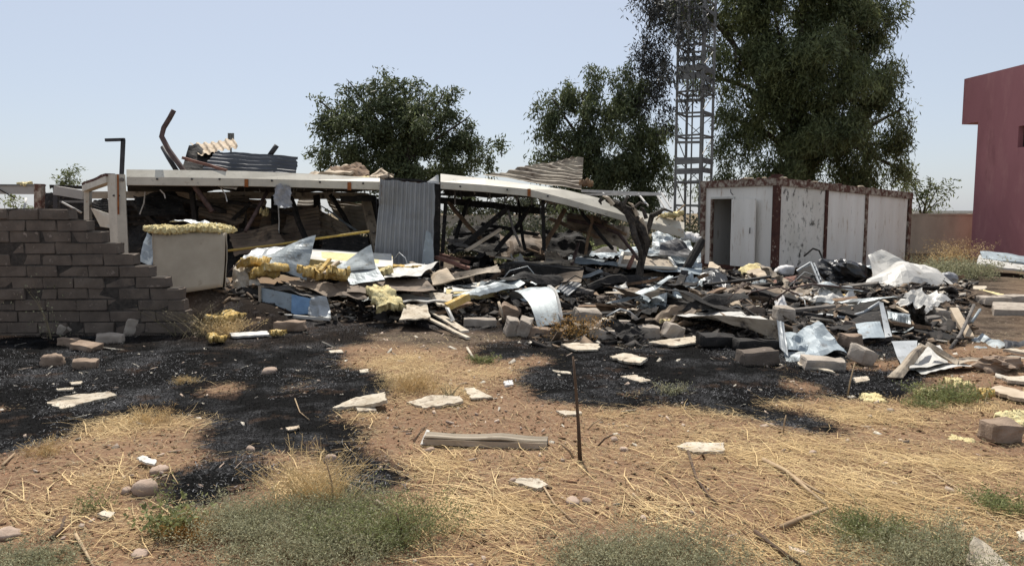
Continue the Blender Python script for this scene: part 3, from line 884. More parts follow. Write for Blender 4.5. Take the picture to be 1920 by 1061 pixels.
# ------------------------------------------------------------------ lattice mast
tb = P(1297, 400, 29.3); tb.z = 0
tw = empty('lattice_mast', tb, 'tall grey steel lattice mast with mesh panels in front of the tallest tree', 'mast')
Lg = [P(1265, 400, 29.0), P(1311, 400, 28.6), P(1332, 400, 29.7), P(1284, 400, 30.1)]
H = 12.0
for q in Lg:
    q.z = 0
    V, F = beam(q - Vector((0, 0, .2)), q + Vector((0, 0, H)), .085, .085); mk('leg', V, F, 'steel', tw)
zs = [.9, 1.9, 2.8, 3.7, 4.55, 5.4, 6.2, 7.1, 7.9, 8.8, 9.6, 10.6, 11.6]
r_ = random.Random(4)
for k, z in enumerate(zs):
    for i in range(4):
        a, b = Lg[i] + Vector((0, 0, z)), Lg[(i + 1) % 4] + Vector((0, 0, z + r_.uniform(-.03, .03)))
        V, F = beam(a, b, .05, .07); mk('horizontal_bar', V, F, 'steel', tw)
        if k < len(zs) - 1 and (k + i) % 2 == 0:
            z2 = zs[k + 1]
            a2, b2 = (Lg[i], Lg[(i + 1) % 4]) if k % 2 else (Lg[(i + 1) % 4], Lg[i])
            V, F = beam(a2 + Vector((0, 0, z)), b2 + Vector((0, 0, z2)), .028, .028); mk('diagonal_brace', V, F, 'steel', tw)
for i, z, hh in ((0, 3.2, .22), (1, 3.25, .2), (0, 3.55, .2), (1, 3.6, .18), (0, 6.75, .2), (1, 6.7, .22), (0, 7.05, .22), (1, 7.05, .2), (0, 7.4, .18), (1, 6.35, .16), (0, 5.85, .12), (1, 5.4, .15), (1, 9.2, .14), (0, 9.6, .14), (0, 4.3, .1), (1, 1.9, .12)):
    a, b = Lg[i], Lg[(i + 1) % 4]
    V, F = beam(a + Vector((0, -.06, z)), b + Vector((0, -.06, z + r_.uniform(-.03, .03))), .02, hh); mk('cross_plate', V, F, 'steel', tw)
a = (Lg[0] + Lg[1]) / 2; b = (Lg[2] + Lg[3]) / 2
for q in (a.lerp(b, .3), a.lerp(b, .75) + Vector((.25, 0, 0))):
    V, F = tube([q, q + Vector((0, 0, H * .95))], .03, 6); mk('inner_pipe', V, F, 'steel', tw)

# ------------------------------------------------------------------ rusty white container
th = math.radians(58)
n0 = P(1456, 400, 20.0); n0.z = float(hz(n0.x, n0.y))
aL = Vector((-math.cos(th), math.sin(th), 0)); aR = Vector((math.sin(th), math.cos(th), -.048))
CW, CL, CH = 2.75, 6.4, 2.55
ct = empty('shipping_cabin', n0, 'white steel container cabin with rusty frame and open door', 'container')


def cp(a, b, z, out=0.0):
    """a metres along the short end, b metres along the long side, z up; out = towards the viewer's side"""
    return n0 + aL * a + aR * b + Vector((0, 0, z))


def cbox(a0, a1, b0, b1, z0, z1):
    return [cp(a0, b0, z0), cp(a1, b0, z0), cp(a1, b1, z0), cp(a0, b1, z0), cp(a0, b0, z1), cp(a1, b0, z1), cp(a1, b1, z1), cp(a0, b1, z1)], BOXF


def rust_bar(nm, a0, a1, b0, b1, z0, z1, mat): mk(nm, *cbox(a0, a1, b0, b1, z0, z1), mat, ct)


rust_bar('corner_post', 0, .15, 0, .17, 0, CH - .2, 'rust')
rust_bar('corner_post', CW - .17, CW, 0, .17, 0, CH - .2, 'rustpaint')
rust_bar('corner_post', 0, .14, CL - .14, CL, 0, CH - .2, 'rustpaint')
rust_bar('corner_post', CW - .14, CW, CL - .14, CL, 0, CH - .2, 'rustpaint')
rust_bar('top_rail', -.012, .17, .17, CL + .012, CH - .2, CH, 'rustpaint')
rust_bar('top_rail', -.012, CW + .012, -.012, .168, CH - .2, CH, 'rustpaint')
rust_bar('top_rail', CW - .15, CW + .012, .17, CL + .012, CH - .2, CH, 'rustpaint')
rust_bar('top_rail', .172, CW - .152, CL - .15, CL + .012, CH - .2, CH, 'rustpaint')
rust_bar('corner_casting', -.03, .19, -.03, .19, CH + .002, CH + .09, 'rust')
rust_bar('bottom_rail', .02, .17, .17, CL - .14, 0, .16, 'rust')
rust_bar('bottom_rail', .17, CW - .17, .02, .17, 0, .12, 'rust')
rust_bar('roof', .05, CW - .05, .05, CL - .05, CH - .12, CH - .06, 'white')
rust_bar('floor', .17, CW - .17, .17, CL - .14, .0, .1, 'darkpaint')
rust_bar('back_wall', CW - .12, CW - .08, .17, CL - .14, .1, CH - .2, 'container')
rust_bar('end_wall', .17, CW - .17, CL - .12, CL - .08, .1, CH - .2, 'container')
# long side: three panels of ribbed sheet with rusty battens
bx = [.17, 2.15, 4.05, CL - .14]
for k in range(3):
    b0, b1 = bx[k] + .05, bx[k + 1] - .05
    V, F = grid_sheet([cp(.05, b0, CH - .2), cp(.05, b1, CH - .2), cp(.05, b1, .16), cp(.05, b0, .16)], 46, 6, corr=(.012, (b1 - b0) / 4.0, 'u'), crumple=.008, ck=1.2, seed=k, thick=.03)
    mk('side_panel', V, F, 'contburn' if k == 0 else 'container', ct)
    if k: rust_bar('rusty_batten', -.006, .08, bx[k] - .05, bx[k] + .05, .16, CH - .2, 'rust' if k == 1 else 'rustpaint')
# door end: opening near the far corner
dA, dB, dH = 1.53, 2.31, 2.02
rust_bar('end_panel', .17, dA - .05, .06, .10, .12, CH - .2, 'container')
rust_bar('end_panel', dA - .05, CW - .17, .06, .10, dH + .06, CH - .2, 'container')
rust_bar('end_panel', dB + .05, CW - .17, .06, .10, .12, dH + .06, 'container')
rust_bar('door_jamb', dB, dB + .05, .02, .12, .12, dH, 'rustpaint')
rust_bar('door_jamb', dA - .05, dA, .02, .12, .12, dH, 'white')
rust_bar('door_header', dA - .05, dB + .05, .02, .12, dH, dH + .06, 'white')
hinge = cp(dA - .02, 0, 0); sw = math.radians(5)      # leaf folded back towards the near corner
dd = (-aL * math.cos(sw) - Vector((aR.x, aR.y, 0)).normalized() * math.sin(sw)).normalized()
dn = Vector((dd.y, -dd.x, 0))
V = []
for z in (.12, dH - .02):
    for s, o in ((.0, .0), (.9, .0), (.9, .045), (.0, .045)):
        V.append(hinge + dd * s + dn * o + Vector((0, 0, z)))
dr = mk('door', V, BOXF, 'container', ct)
for z in (1.05,):
    V, F = tube([hinge + dd * .78 + dn * (-.045 if dn.y > 0 else .09) + Vector((0, 0, z)), hinge + dd * .78 + dn * (-.045 if dn.y > 0 else .09) + Vector((0, 0, z + .16))], .014, 6); mk('handle', V, F, 'darkpaint', dr)
for z in (.4, 1.7):
    V, F = tube([hinge + Vector((0, 0, z)) - dd * .02, hinge + Vector((0, 0, z + .12)) - dd * .02], .022, 6); mk('hinge', V, F, 'rust', dr)
V, F = tube([cp(1.55, .04, CH - .42), cp(1.55, -.05, CH - .36), cp(1.55, -.05, CH - .26)], .012, 6); mk('hook', V, F, 'darkpaint', ct)
r_ = random.Random(9)
for k in range(16):
    b = r_.uniform(0, CL); a = r_.uniform(-.02, .15)
    if k < 8: c_ = cp(r_.uniform(.1, 1.6), r_.uniform(-.02, .12), CH)
    else: c_ = cp(a, b, CH)
    V, F = lump(c_ + Vector((0, 0, .012)), (r_.uniform(.05, .14), .05, r_.uniform(.015, .035)), k, 8, 5, .6, .2); mk('flaking_debris', V, F, 'board' if k % 2 else 'rust', ct)
# ------------------------------------------------------------------ stepped block wall at left
YW = 9.6
PIT = 0.147
ztop_w = P(60, 391, YW).z
ends = [131, 163, 190, 217, 247, 277, 306, 332, 338, 342, 350, 356, 360]
bw = empty('block_wall', (-6.0, YW, 0), 'broken sooty concrete block wall stepping down to the right at far left', 'wall')
xL = P(-75, 400, YW).x
meshes = {}
for w_ in ('full', 'half'):
    for k in range(8):
        V, F = block_mesh(0.39 if w_ == 'full' else 0.19, 0.19, 0.136, 40 + k, .020)
        me = bpy.data.meshes.new('wall_block_' + w_); me.from_pydata(V, [], F); me.materials.append(MT['wallblock']); meshes[w_, k] = me
r_ = random.Random(12)
for i in range(13):
    z0 = ztop_w - PIT * (i + 1)
    xr = P(ends[i], 400, YW).x
    x = xr
    if i % 2 == 0 and i > 6: x -= 0
    first = True
    while x > xL:
        half = (r_.random() < .13) or (first and i in (8, 10, 12))
        w_ = 0.198 if half else 0.400
        if x - w_ < xL - .3: break
        o = bpy.data.objects.new('block', meshes['half' if half else 'full', r_.randrange(8)])
        link(o, bw, (x - w_ / 2 + r_.uniform(-.004, .004), YW + .095 + r_.uniform(-.014, .014), z0 + .006 + r_.uniform(-.003, .004)))
        o.rotation_euler = (0, 0, r_.uniform(-.03, .03) + (math.pi if r_.random() < .5 else 0))
        x -= w_; first = False
    # mortar bed, set back from the faces
    V, F = beam((xL, YW + .095, z0 + PIT / 2), (xr - .03, YW + .095, z0 + PIT / 2 + .001), .165, PIT - .001, seg=1)
    mk('mortar', V, F, 'mortar', bw)

G1 = 'loose blocks at the foot of the broken wall'
block('loose grey concrete block tipped on its corner against the foot of the wall', 128, 628, (.22, .19, .15), (.5, .45, .5), seed=1, broken=.1, group=G1)
block('loose concrete block standing on end against the wall', 250, 628, (.16, .17, .24), (.12, .15, .3), seed=2, broken=.1, group=G1)
block('loose flat concrete block with pale dusty top lying before the wall', 208, 642, (.3, .2, .12), (.05, .06, .25), seed=3, group=G1)
block('thin broken slab half sunk in ash before the wall', 165, 656, (.36, .2, .07), (.04, .1, -.3), 'brownblock', seed=4, group=G1, broken=.1)
block('small dark chunk of block beneath the tipped block at the wall foot', 130, 647, (.22, .16, .1), (0, .1, .2), 'brownblock', seed=5, group=G1)
block('reddish half brick lying in the burnt grass at left', 162, 690, (.22, .14, .1), (.1, 0, .2), 'brownblock', seed=6, cat='brick', name='brick')
V, F = lump(G(100, 686) + Vector((0, 0, .05)), (.12, .09, .08), 71, rough=.5, boxy=.4); tag(mk('fieldstone', V, F, 'brownblock', None, True), 'rounded brown stone in burnt grass left of the half brick', 'stone')

# ------------------------------------------------------------------ insulated panel box
bb = empty('insulated_panel', G(355, 552), 'upright off-white insulated panel box with shaggy yellow top beside the wall', 'insulated panel')
c = [P(285, 437, 10.9), P(423, 437, 10.9), P(422, 540, 10.75), P(292, 560, 10.6)]
c2 = [p + Vector((-.26, .55, 0)) for p in c]
V, F = grid_sheet(c, 14, 10, crumple=.02, ck=1.0, seed=3, curl=(.10, 'v', 2.0), thick=.012); mk('front_face', V, F, 'boxface', bb, True)
V, F = grid_sheet([c2[0], c[0], c[3], c2[3]], 8, 8, crumple=.02, seed=4, thick=.012); mk('side_face', V, F, 'boxface', bb)
V, F = grid_sheet([c[1] + Vector((.004, 0, 0)), c2[1], c2[2], c[2] + Vector((.004, 0, 0))], 8, 8, crumple=.02, seed=5, thick=.012); mk('side_face', V, F, 'boxface', bb)
V, F = grid_sheet([c2[0] + Vector((0, .02, 0)), c2[1] + Vector((0, .02, 0)), c2[2] + Vector((0, .02, 0)), c2[3] + Vector((0, .02, 0))], 6, 6, crumple=.02, seed=6, thick=.012); mk('back_face', V, F, 'boxface', bb)
mid = (P(274, 434, 10.85) + P(426, 432, 10.85)) / 2 + Vector((-.06, .30, .02))
V = []; F = []
nu_, nv_ = 60, 26
for side in (1, -1):
    for j in range(nv_ + 1):
        for i in range(nu_ + 1):
            u, v = i / nu_ * 2 - 1, j / nv_ * 2 - 1
            ed = max(abs(u), abs(v)) ** 8
            z = side * .06 * (1 - .6 * ed) + .016 * float(fbm(u * 16, v * 9, 3 + side, 3)) + .018 * rnd.uniform(-1, 1) + .02 * math.sin(u * 4)
            V.append(mid + Vector((u * .565 * (1 + .03 * rnd.uniform(-1, 1)), v * .31 + .02 * rnd.uniform(-1, 1), z)))
off = (nu_ + 1) * (nv_ + 1)
for s in (0, 1):
    for j in range(nv_):
        for i in range(nu_):
            a = s * off + j * (nu_ + 1) + i
            q = (a, a + 1, a + nu_ + 2, a + nu_ + 1)
            F.append(q if s == 0 else q[::-1])
ring = [i for i in range(nu_)] + [nu_ + j * (nu_ + 1) for j in range(nv_)] + [nv_ * (nu_ + 1) + i for i in range(nu_, 0, -1)] + [j * (nu_ + 1) for j in range(nv_, 0, -1)]
for a, b in zip(ring, ring[1:] + ring[:1]): F.append((b, a, a + off, b + off))
mk('wool_top', V, F, 'palefoam', bb)
V, F = grid_sheet([mid + Vector((-.22, .2, .13)), mid + Vector((.3, .22, .07)), mid + Vector((.42, -.1, .085)), mid + Vector((-.3, -.06, .10))], 10, 8, crumple=.05, ck=5, seed=8); mk('foil', V, F, 'galvlight', bb)
sheet('sheet_metal', 'narrow grey-blue sheet leaning against the left side of the insulated panel box', 'metal sheet', [(276, 436, 11.7), (287, 445, 11.5), (286, 500, 11.2), (258, 488, 11.4)], 'galv', 6, 8, crumple=.03, seed=9)

# ------------------------------------------------------------------ flattened cabin, left (steel frame, roof, ragged walls)
YC = 14.0


def edge_beam(pts, parent, mat, name, back=.13, lip=.16):
    """roof edge: upright lower face, sloping upper face; pts = list of (px, y_top, y_mid, y_bot, Y)"""
    V = []; F = []
    for px, yt, ym, yb, Y in pts:
        b = P(px, yb, Y); m_ = P(px, ym, Y); t_ = P(px, yt, Y + back)
        V += [b, m_, t_, t_ + Vector((0, lip, -.03)), b + Vector((0, lip + back, .0))]
    n = 5
    for i in range(len(pts) - 1):
        for k in range(n):
            j = (k + 1) % n
            F.append((i * n + k, (i + 1) * n + k, (i + 1) * n + j, i * n + j))
    F.append(tuple(range(n))[::-1]); m = (len(pts) - 1) * n; F.append(tuple(m + k for k in range(n)))
    return mk(name, V, F, mat, parent)


ca = empty('collapsed_cabin', P(470, 520, 14.5), 'burnt-out cabin with long cream roof beam and charred interior, left of the slate sheet', 'cabin')
fb = edge_beam([(237, 318, 332, 347, YC), (340, 319, 333, 348, YC), (460, 321, 335, 349, YC), (580, 326, 338, 352, YC), (712, 334, 341, 356, YC)], ca, 'cream', 'front_beam')
for px in (462, 655):
    V, F = beam(P(px, 336 + (px - 462) * .03, YC - .012), P(px, 351 + (px - 462) * .03, YC - .012), .07, .012, up=Vector((0, 1, 0))); mk('rust_band', V, F, 'rustband', fb)
for px in (295, 360, 412, 510, 600, 681):
    p = P(px, 336 + max(0, (px - 412) * .03), YC); V, F = tube([p + Vector((0, .02, 0)), p - Vector((0, .018, 0))], .02, 7); mk('bolt', V, F, 'darkpaint', fb)
edge_beam([(711, 335, 343, 357, YC + .2), (800, 341, 349, 358, YC + .2), (826, 343, 351, 358, YC + .2)], ca, 'rustpaint', 'front_beam')
# corner post, turned
pp = P(220, 400, YC - .05)
cpx = [P(205, 400, YC + .16).x, P(219, 400, YC - .06).x, P(237, 400, YC).x]
zt, zb = P(220, 327, YC).z, P(237, 482, YC).z - .3
V = []
for z in (zb, zt):
    V += [Vector((cpx[0], YC + .14, z)), Vector((cpx[1], YC - .06, z)), Vector((cpx[2], YC - .0, z)), Vector((cpx[1] + .05, YC + .22, z))]
pst = mk('corner_post', V, BOXF, 'cream', ca)
V, F = beam(P(221, 327, YC - .065), P(222, 402, YC - .065), .03, .008, up=Vector((0, 1, 0))); mk('rust_streak', V, F, 'rustband', pst)
p = P(229, 337, YC - .02); V, F = tube([p + Vector((0, .03, 0)), p - Vector((0, .03, 0))], .035, 9); mk('bolt', V, F, 'ash', pst)
for q in ((214, 367), (224, 367)):
    p = P(*q, YC - .02); V, F = tube([p + Vector((0, .06, 0)), p - Vector((0, .03, 0))], .018, 7); mk('bolt', V, F, 'darkpaint', pst)
V, F = grid_sheet([P(170, 390, 15.2), P(208, 402, 14.2), P(210, 428, 14.2), P(186, 425, 15.0)], 5, 5, crumple=.02, seed=4, thick=.01); mk('gusset', V, F, 'cream', ca)
V, F = beam(P(162, 353, 15.6), P(207, 336, 14.15), .16, .14, seg=3, jit=.004); mk('side_beam', V, F, 'cream', ca)
V, F = beam(P(162, 346, 15.6), P(207, 328, 14.15), .17, .05, seg=6, jit=.01); mk('side_beam_rust', V, F, 'rust', ca)
V, F = beam(P(165, 350, 15.6), P(165, 470, 15.6), .11, .11); mk('corner_post', V, F, 'cream', ca)
V, F = beam(P(172, 366, 16.2), P(686, 368, 16.4), .12, .15, seg=8, jit=.012, seed=4); mk('rear_beam', V, F, 'tansheet', ca)
V, F = beam(P(820, 345, 14.2), P(817, 512, 14.2), .13, .13, seg=3, jit=.004); mk('corner_post', V, F, 'char', ca)
for px, Y in ((594, 16.3), (515, 15.9), (455, 16.3), (330, 16.3), (700, 16.2)):
    V, F = beam(P(px, 366, Y), P(px + 2, 520, Y), .13, .10, seg=3, jit=.01, seed=px); mk('wall_post', V, F, 'char', ca)
V, F = beam(P(684, 366, 15.4), P(712, 492, 14.6), .17, .10, seg=3, jit=.008); mk('leaning_post', V, F, 'tansheet', ca)
# roof skin in burnt sections
for k, (a, b) in enumerate(((240, 400), (395, 560), (555, 705), (700, 822))):
    V, F = grid_sheet([P(a, 359, 16.6 if k < 3 else 15.9), P(b, 361, 16.6 if k < 3 else 15.9), P(b, 342, YC + .25), P(a, 340, YC + .25)], 14, 12, crumple=.05, ck=1.4, seed=20 + k, ragged=.02, thick=.04)
    mk('roof_section', V, F, 'char', ca)
# ragged rear and inner wall sheets
for k, (cc, m_) in enumerate((
        ([(236, 374, 16.6), (370, 372, 16.6), (372, 520, 16.6), (236, 520, 16.6)], 'char'),
        ([(368, 372, 16.7), (500, 374, 16.7), (500, 520, 16.7), (368, 520, 16.7)], 'corrbrown'),
        ([(492, 392, 16.1), (588, 384, 16.3), (592, 500, 16.2), (470, 512, 15.8)], 'corrbrown'),
        ([(598, 392, 15.9), (672, 432, 15.4), (705, 505, 15.2), (600, 500, 15.6)], 'tansheet'),
        ([(632, 382, 17.2), (680, 410, 17.0), (688, 424, 16.6), (640, 402, 16.8)], 'corrtan'),
        ([(560, 372, 17.6), (600, 372, 17.6), (604, 398, 17.3), (556, 392, 17.3)], 'corrtan'),
        ([(170, 380, 16.5), (236, 384, 16.5), (236, 470, 16.5), (170, 470, 16.5)], 'char'),
        ([(690, 372, 16.5), (815, 372, 16.5), (815, 520, 16.5), (690, 520, 16.5)], 'char'))):
    sheet('wall_sheet', None, None, cc, m_, 8, 70, parent=ca, crumple=.05, ck=1.3, corr=(.035, .13, 'v'), seed=30 + k, ragged=.02)
sheet('torn_strip', None, None, [(598, 384, 15.7), (604, 386, 15.7), (672, 432, 15.1), (664, 432, 15.1)], 'galv', 3, 8, parent=ca, crumple=.02, seed=77)
for k, (a, b) in enumerate((((300, 356, 14.3), (310, 372, 14.3)), ((414, 352, 14.2), (426, 378, 14.1)), ((272, 360, 14.6), (262, 402, 14.6)), ((520, 352, 14.8), (521, 480, 14.9)))):
    V, F = tube([P(*a), P((a[0] + b[0]) / 2 + 3, (a[1] + b[1]) / 2, a[2]), P(*b)], .012, 5); mk('hanging_strip', V, F, 'pipe', ca)
V, F = grid_sheet([P(405, 349, 14.1), P(448, 350, 14.1), P(443, 357, 14.0), P(422, 354, 14.0)], 6, 3, crumple=.02, seed=6); mk('hanging_flap', V, F, 'tansheet', ca)
for k in range(14):
    a = P(rnd.uniform(420, 700), 353, 14.1 + rnd.uniform(0, .4)); V, F = tube([a, a - Vector((rnd.uniform(-.05, .05), 0, rnd.uniform(.04, .14)))], .008, 5); mk('hanging_shred', V, F, 'ash', ca)

for k, (a, b, w_, h_) in enumerate((((250, 380, 15.4), (330, 452, 14.9), .10, .08), ((300, 362, 15.8), (420, 396, 15.2), .12, .08), ((430, 378, 15.6), (560, 404, 15.2), .09, .07), ((400, 450, 15.4), (470, 380, 15.6), .10, .08), ((545, 372, 15.0), (580, 470, 14.7), .08, .08),
                                 ((250, 420, 15.6), (420, 410, 15.6), .14, .06), ((430, 430, 15.4), (590, 446, 15.2), .10, .08), ((600, 455, 15.2), (705, 470, 14.9), .10, .08), ((360, 360, 15.0), (372, 470, 15.0), .09, .09), ((620, 366, 15.8), (660, 430, 15.3), .07, .06), ((640, 374, 14.9), (700, 372, 14.9), .08, .12))):
    V, F = beam(P(*a), P(*b), w_, h_, seg=5, jit=.015, seed=k); mk('fallen_rafter', V, F, 'char', ca)
for k, cc in enumerate(([(240, 430, 16.0), (330, 405, 16.1), (345, 520, 15.2), (240, 520, 15.2)], [(400, 420, 16.0), (500, 430, 16.0), (510, 520, 15.0), (400, 520, 15.0)], [(520, 455, 15.4), (700, 460, 15.2), (700, 520, 14.6), (520, 520, 14.6)])):
    sheet('fallen_panel', None, None, cc, 'char', 14, 10, parent=ca, crumple=.1, ck=1.6, seed=90 + k, ragged=.05, thick=.03)
for k, (cc, m_) in enumerate((([(250, 366, 15.6), (330, 360, 15.8), (350, 400, 15.0), (262, 404, 14.9)], 'char'), ([(380, 372, 16.0), (470, 366, 16.0), (452, 420, 15.3), (372, 410, 15.3)], 'corrbrown'), ([(610, 372, 16.6), (690, 380, 16.4), (690, 440, 15.9), (640, 420, 16.0)], 'corrtan'),
                               ([(540, 400, 15.6), (598, 388, 15.7), (600, 450, 15.0), (520, 462, 15.0)], 'corrbrown'), ([(430, 440, 14.9), (520, 425, 15.0), (540, 470, 14.3), (440, 480, 14.3)], 'corrbrown'), ([(610, 440, 15.0), (690, 450, 14.8), (700, 480, 14.3), (600, 480, 14.3)], 'char'), ([(172, 372, 15.8), (204, 376, 15.4), (206, 400, 15.0), (176, 396, 15.2)], 'char'))):
    sheet('buckled_sheet', None, None, cc, m_, 10, 40, parent=ca, crumple=.08, ck=1.6, corr=(.03, .11, 'v'), seed=120 + k, ragged=.03)
sheet('plastic_film', 'torn grey plastic film hanging from the long cream beam', 'plastic film', [(516, 346, 13.95), (543, 346, 13.95), (549, 391, 13.9), (513, 383, 13.9)], 'plastic', 12, 14, crumple=.04, ck=6, seed=5, ragged=.12)
sheet('corrugated_sheet', 'upright slate-grey corrugated sheet hanging beside the end of the cream beam', 'corrugated sheet', [(713, 336, 13.85), (815, 345, 13.85), (812, 505, 13.7), (702, 500, 13.7)], 'corrblue', 66, 14, corr=(.03, .085, 'u'), crumple=.05, ck=1.1, seed=7, ragged=.015)
sheet('sheet_flap', 'narrow dark strip peeled from the foot of the slate corrugated sheet', 'metal strip', [(799, 432, 13.6), (812, 440, 13.5), (814, 500, 13.4), (790, 500, 13.5)], 'galv', 5, 10, crumple=.03, seed=8)
sheet('sheet_flap', 'small bright folded flap standing on the corner above the dark post', 'metal flap', [(818, 329, 14.2), (822, 328, 14.2), (824, 346, 14.1), (800, 342, 14.1)], 'whitesheet', 5, 4, crumple=.02, seed=9)
rod('yellow_pole', 'thin yellow pole lying slantwise across the burnt cabin opening', 'pole', [(428, 470, 13.6), (520, 459, 13.6), (590, 448, 13.5), (692, 434, 13.4)], .022, 'rope')
rod('steel_pipe', 'brown pipe leaning inside the burnt cabin below the hanging film', 'pipe', [(502, 358, 14.6), (478, 402, 14.3), (460, 434, 14.0)], .035, 'brownpipe')
foam('lump of pale insulation dangling inside the dark cabin', 496, 408, (.07, .06, .1), 3, 'palefoam', Y=14.9)

# things on the cabin roof
rod('bent_pipe', 'long scorched pipe bent at the middle rising above the cabin roof', 'pipe', [(326, 207, 14.6), (318, 222, 14.6), (307, 240, 14.6), (303, 256, 14.6), (316, 281, 14.5), (343, 318, 14.4), (398, 397, 14.2)], .05, 'brownpipe', 8)
rod('steel_pipe', 'short dark pipe stub leaning beside the long bent pipe', 'pipe', [(305, 276, 14.7), (316, 296, 14.6), (332, 322, 14.5)], .045, 'darkmetal', 8)
lp = empty('angled_post', P(230, 326, 14.0), 'black post with a short arm at right angles standing on the cream corner post', 'post')
V, F = beam(P(228, 330, 14.05), P(231, 262, 14.05), .06, .06, up=Vector((0, 1, 0))); mk('upright', V, F, 'darkmetal', lp)
V, F = beam(P(233.5, 262, 14.05), P(198, 263, 14.05), .06, .055); mk('arm', V, F, 'darkmetal', lp)
sheet('corrugated_sheet', 'dark slate corrugated sheet slumped across the cabin roof', 'corrugated sheet', [(404, 284, 14.9), (557, 296, 14.8), (553, 332, 14.5), (376, 326, 14.5)], 'corrdark', 20, 36, corr=(.018, .09, 'v'), crumple=.05, ck=1.2, seed=12, ragged=.02)
sheet('roof_panel', 'black scorched roof panel tilted up behind the bent pipe', 'roof panel', [(354, 275, 15.0), (372, 268, 15.4), (420, 320, 14.8), (340, 320, 14.5)], 'char', 10, 10, crumple=.05, seed=13, thick=.05)
sheet('roof_panel', 'second black roof panel lying under the dusty ribbed sheet', 'roof panel', [(372, 292, 15.3), (410, 282, 15.3), (440, 325, 14.6), (372, 325, 14.6)], 'char', 10, 10, crumple=.05, seed=14, thick=.04)
sheet('corrugated_sheet', 'dusty tan ribbed roof sheet perched on top of the cabin roof heap', 'corrugated sheet', [(357, 270, 16.1), (438, 262, 16.3), (447, 276, 15.0), (372, 290, 14.9)], 'board', 60, 8, corr=(.04, .14, 'u'), crumple=.03, seed=15, ragged=.02)
bar('timber', 'pale timber lying slantwise on the roof before the black panels', 'timber', (343, 296, 14.4), (425, 320, 14.15), .07, .05, 'redwood', seed=3)
rod('steel_rod', 'stubby black rod poking up from the slumped roof sheet', 'rod', [(504, 294, 14.9), (519, 273, 14.9)], .05, 'darkmetal', 8)
sheet('roof_panel', 'broken tan roof slab lying on the beam in front of the rounded tree', 'roof panel', [(600, 322, 15.4), (668, 306, 15.6), (660, 322, 14.5), (556, 334, 14.4)], 'board', 14, 10, crumple=.07, ck=3, seed=16, thick=.05, ragged=.06)
sheet('roof_panel', 'charred roof slab propped on the broken tan slab', 'roof panel', [(622, 316, 15.0), (676, 304, 15.2), (700, 332, 14.6), (640, 334, 14.4)], 'wood', 14, 10, crumple=.08, ck=3, seed=17, thick=.05, ragged=.08)
bar('timber', 'broken pale lath sticking up at the right end of the cabin roof', 'timber', (696, 332, 14.4), (717, 317, 14.6), .06, .04, 'board', seed=4)
bar('timber', 'second broken lath slanting down beside the slate sheet top', 'timber', (714, 317, 14.6), (736, 334, 14.3), .05, .035, 'board', seed=5)
foam('crumbled tan insulation at the right end of the cabin roof', 712, 333, (.22, .2, .07), 18, 'board', Y=14.45)
foam('low crumbled pale insulation on the roof left of the slate sheet', 690, 336, (.14, .16, .05), 19, 'palefoam', Y=14.4)
an = empty('far_mast', P(433, 400, 70), 'tiny distant antenna mast peeking above the roof heap', 'mast')
V, F = tube([P(433, 400, 70), P(433, 250, 70)], .09, 6); mk('pole', V, F, 'steel', an)
for dx in (-4, 0, 4):
    V, F = beam(P(433 + dx, 262, 69.8), P(433 + dx, 250, 69.8), .16, .12); mk('antenna', V, F, 'steel', an)

# ------------------------------------------------------------------ ruined frames at far left
fa = empty('ruined_frame', P(40, 400, 15), 'grey steel roof frame with rusty corner above the left end of the block wall', 'steel frame')
V, F = beam(P(-60, 355, 15), P(80, 355, 15), .18, .19, seg=4, jit=.004); mk('beam', V, F, 'greywall', fa)
V, F = beam(P(-60, 347.5, 15), P(80, 347.5, 15), .22, .03, seg=4, jit=.004); mk('lip', V, F, 'steel', fa)
V, F = beam(P(74, 345, 14.95), P(74, 450, 14.95), .14, .13, up=Vector((0, 1, 0)), seg=3, jit=.003); mk('corner_post', V, F, 'rustpaint', fa)
V, F = beam(P(-20, 345, 14.88), P(28, 372, 14.88), .012, .02); mk('cable', V, F, 'char', fa)
foam('pale crumbs of insulation on the far left roof frame', 46, 345, (.13, .1, .05), 31, 'palefoam', Y=15)
fc = empty('ruined_frame', P(130, 400, 17), 'bent grey frame between the left roof frame and the cream corner post', 'steel frame')
V, F = beam(P(104, 357, 17), P(158, 366, 17), .14, .2, seg=3, jit=.004); mk('beam', V, F, 'greywall', fc)
V, F = beam(P(106, 350, 17), P(106, 440, 17), .1, .1); mk('post', V, F, 'darkpaint', fc)
V, F = beam(P(112, 378, 17), P(156, 378, 17), .05, .05); mk('rail', V, F, 'steel', fc)
V, F = beam(P(100, 350, 18.5), P(165, 352, 18.5), .3, .08, seg=3); mk('roof_edge', V, F, 'char', fc)
V, F = grid_sheet([P(80, 362, 18.8), P(165, 360, 18.8), P(165, 450, 18.8), P(80, 450, 18.8)], 10, 8, crumple=.1, seed=3); mk('wall_sheet', V, F, 'char', fc)
rod('pale_pipe', 'thin pale pipe slanting down between the ruined frames behind the wall', 'pipe', [(116, 379, 15.5), (153, 399, 15.5)], .02, 'pipe')
bush('leafy green weed growing up behind the left end of the block wall', 28, 420, .5, .5, 30, (.05, .025), 'weedbright', 5, Y=12.0)
rod('pale_stick', 'pale splintered stick standing on the wall top at far left', 'stick', [(45, 392, 9.8), (49, 372, 9.9)], .014, 'pipe')

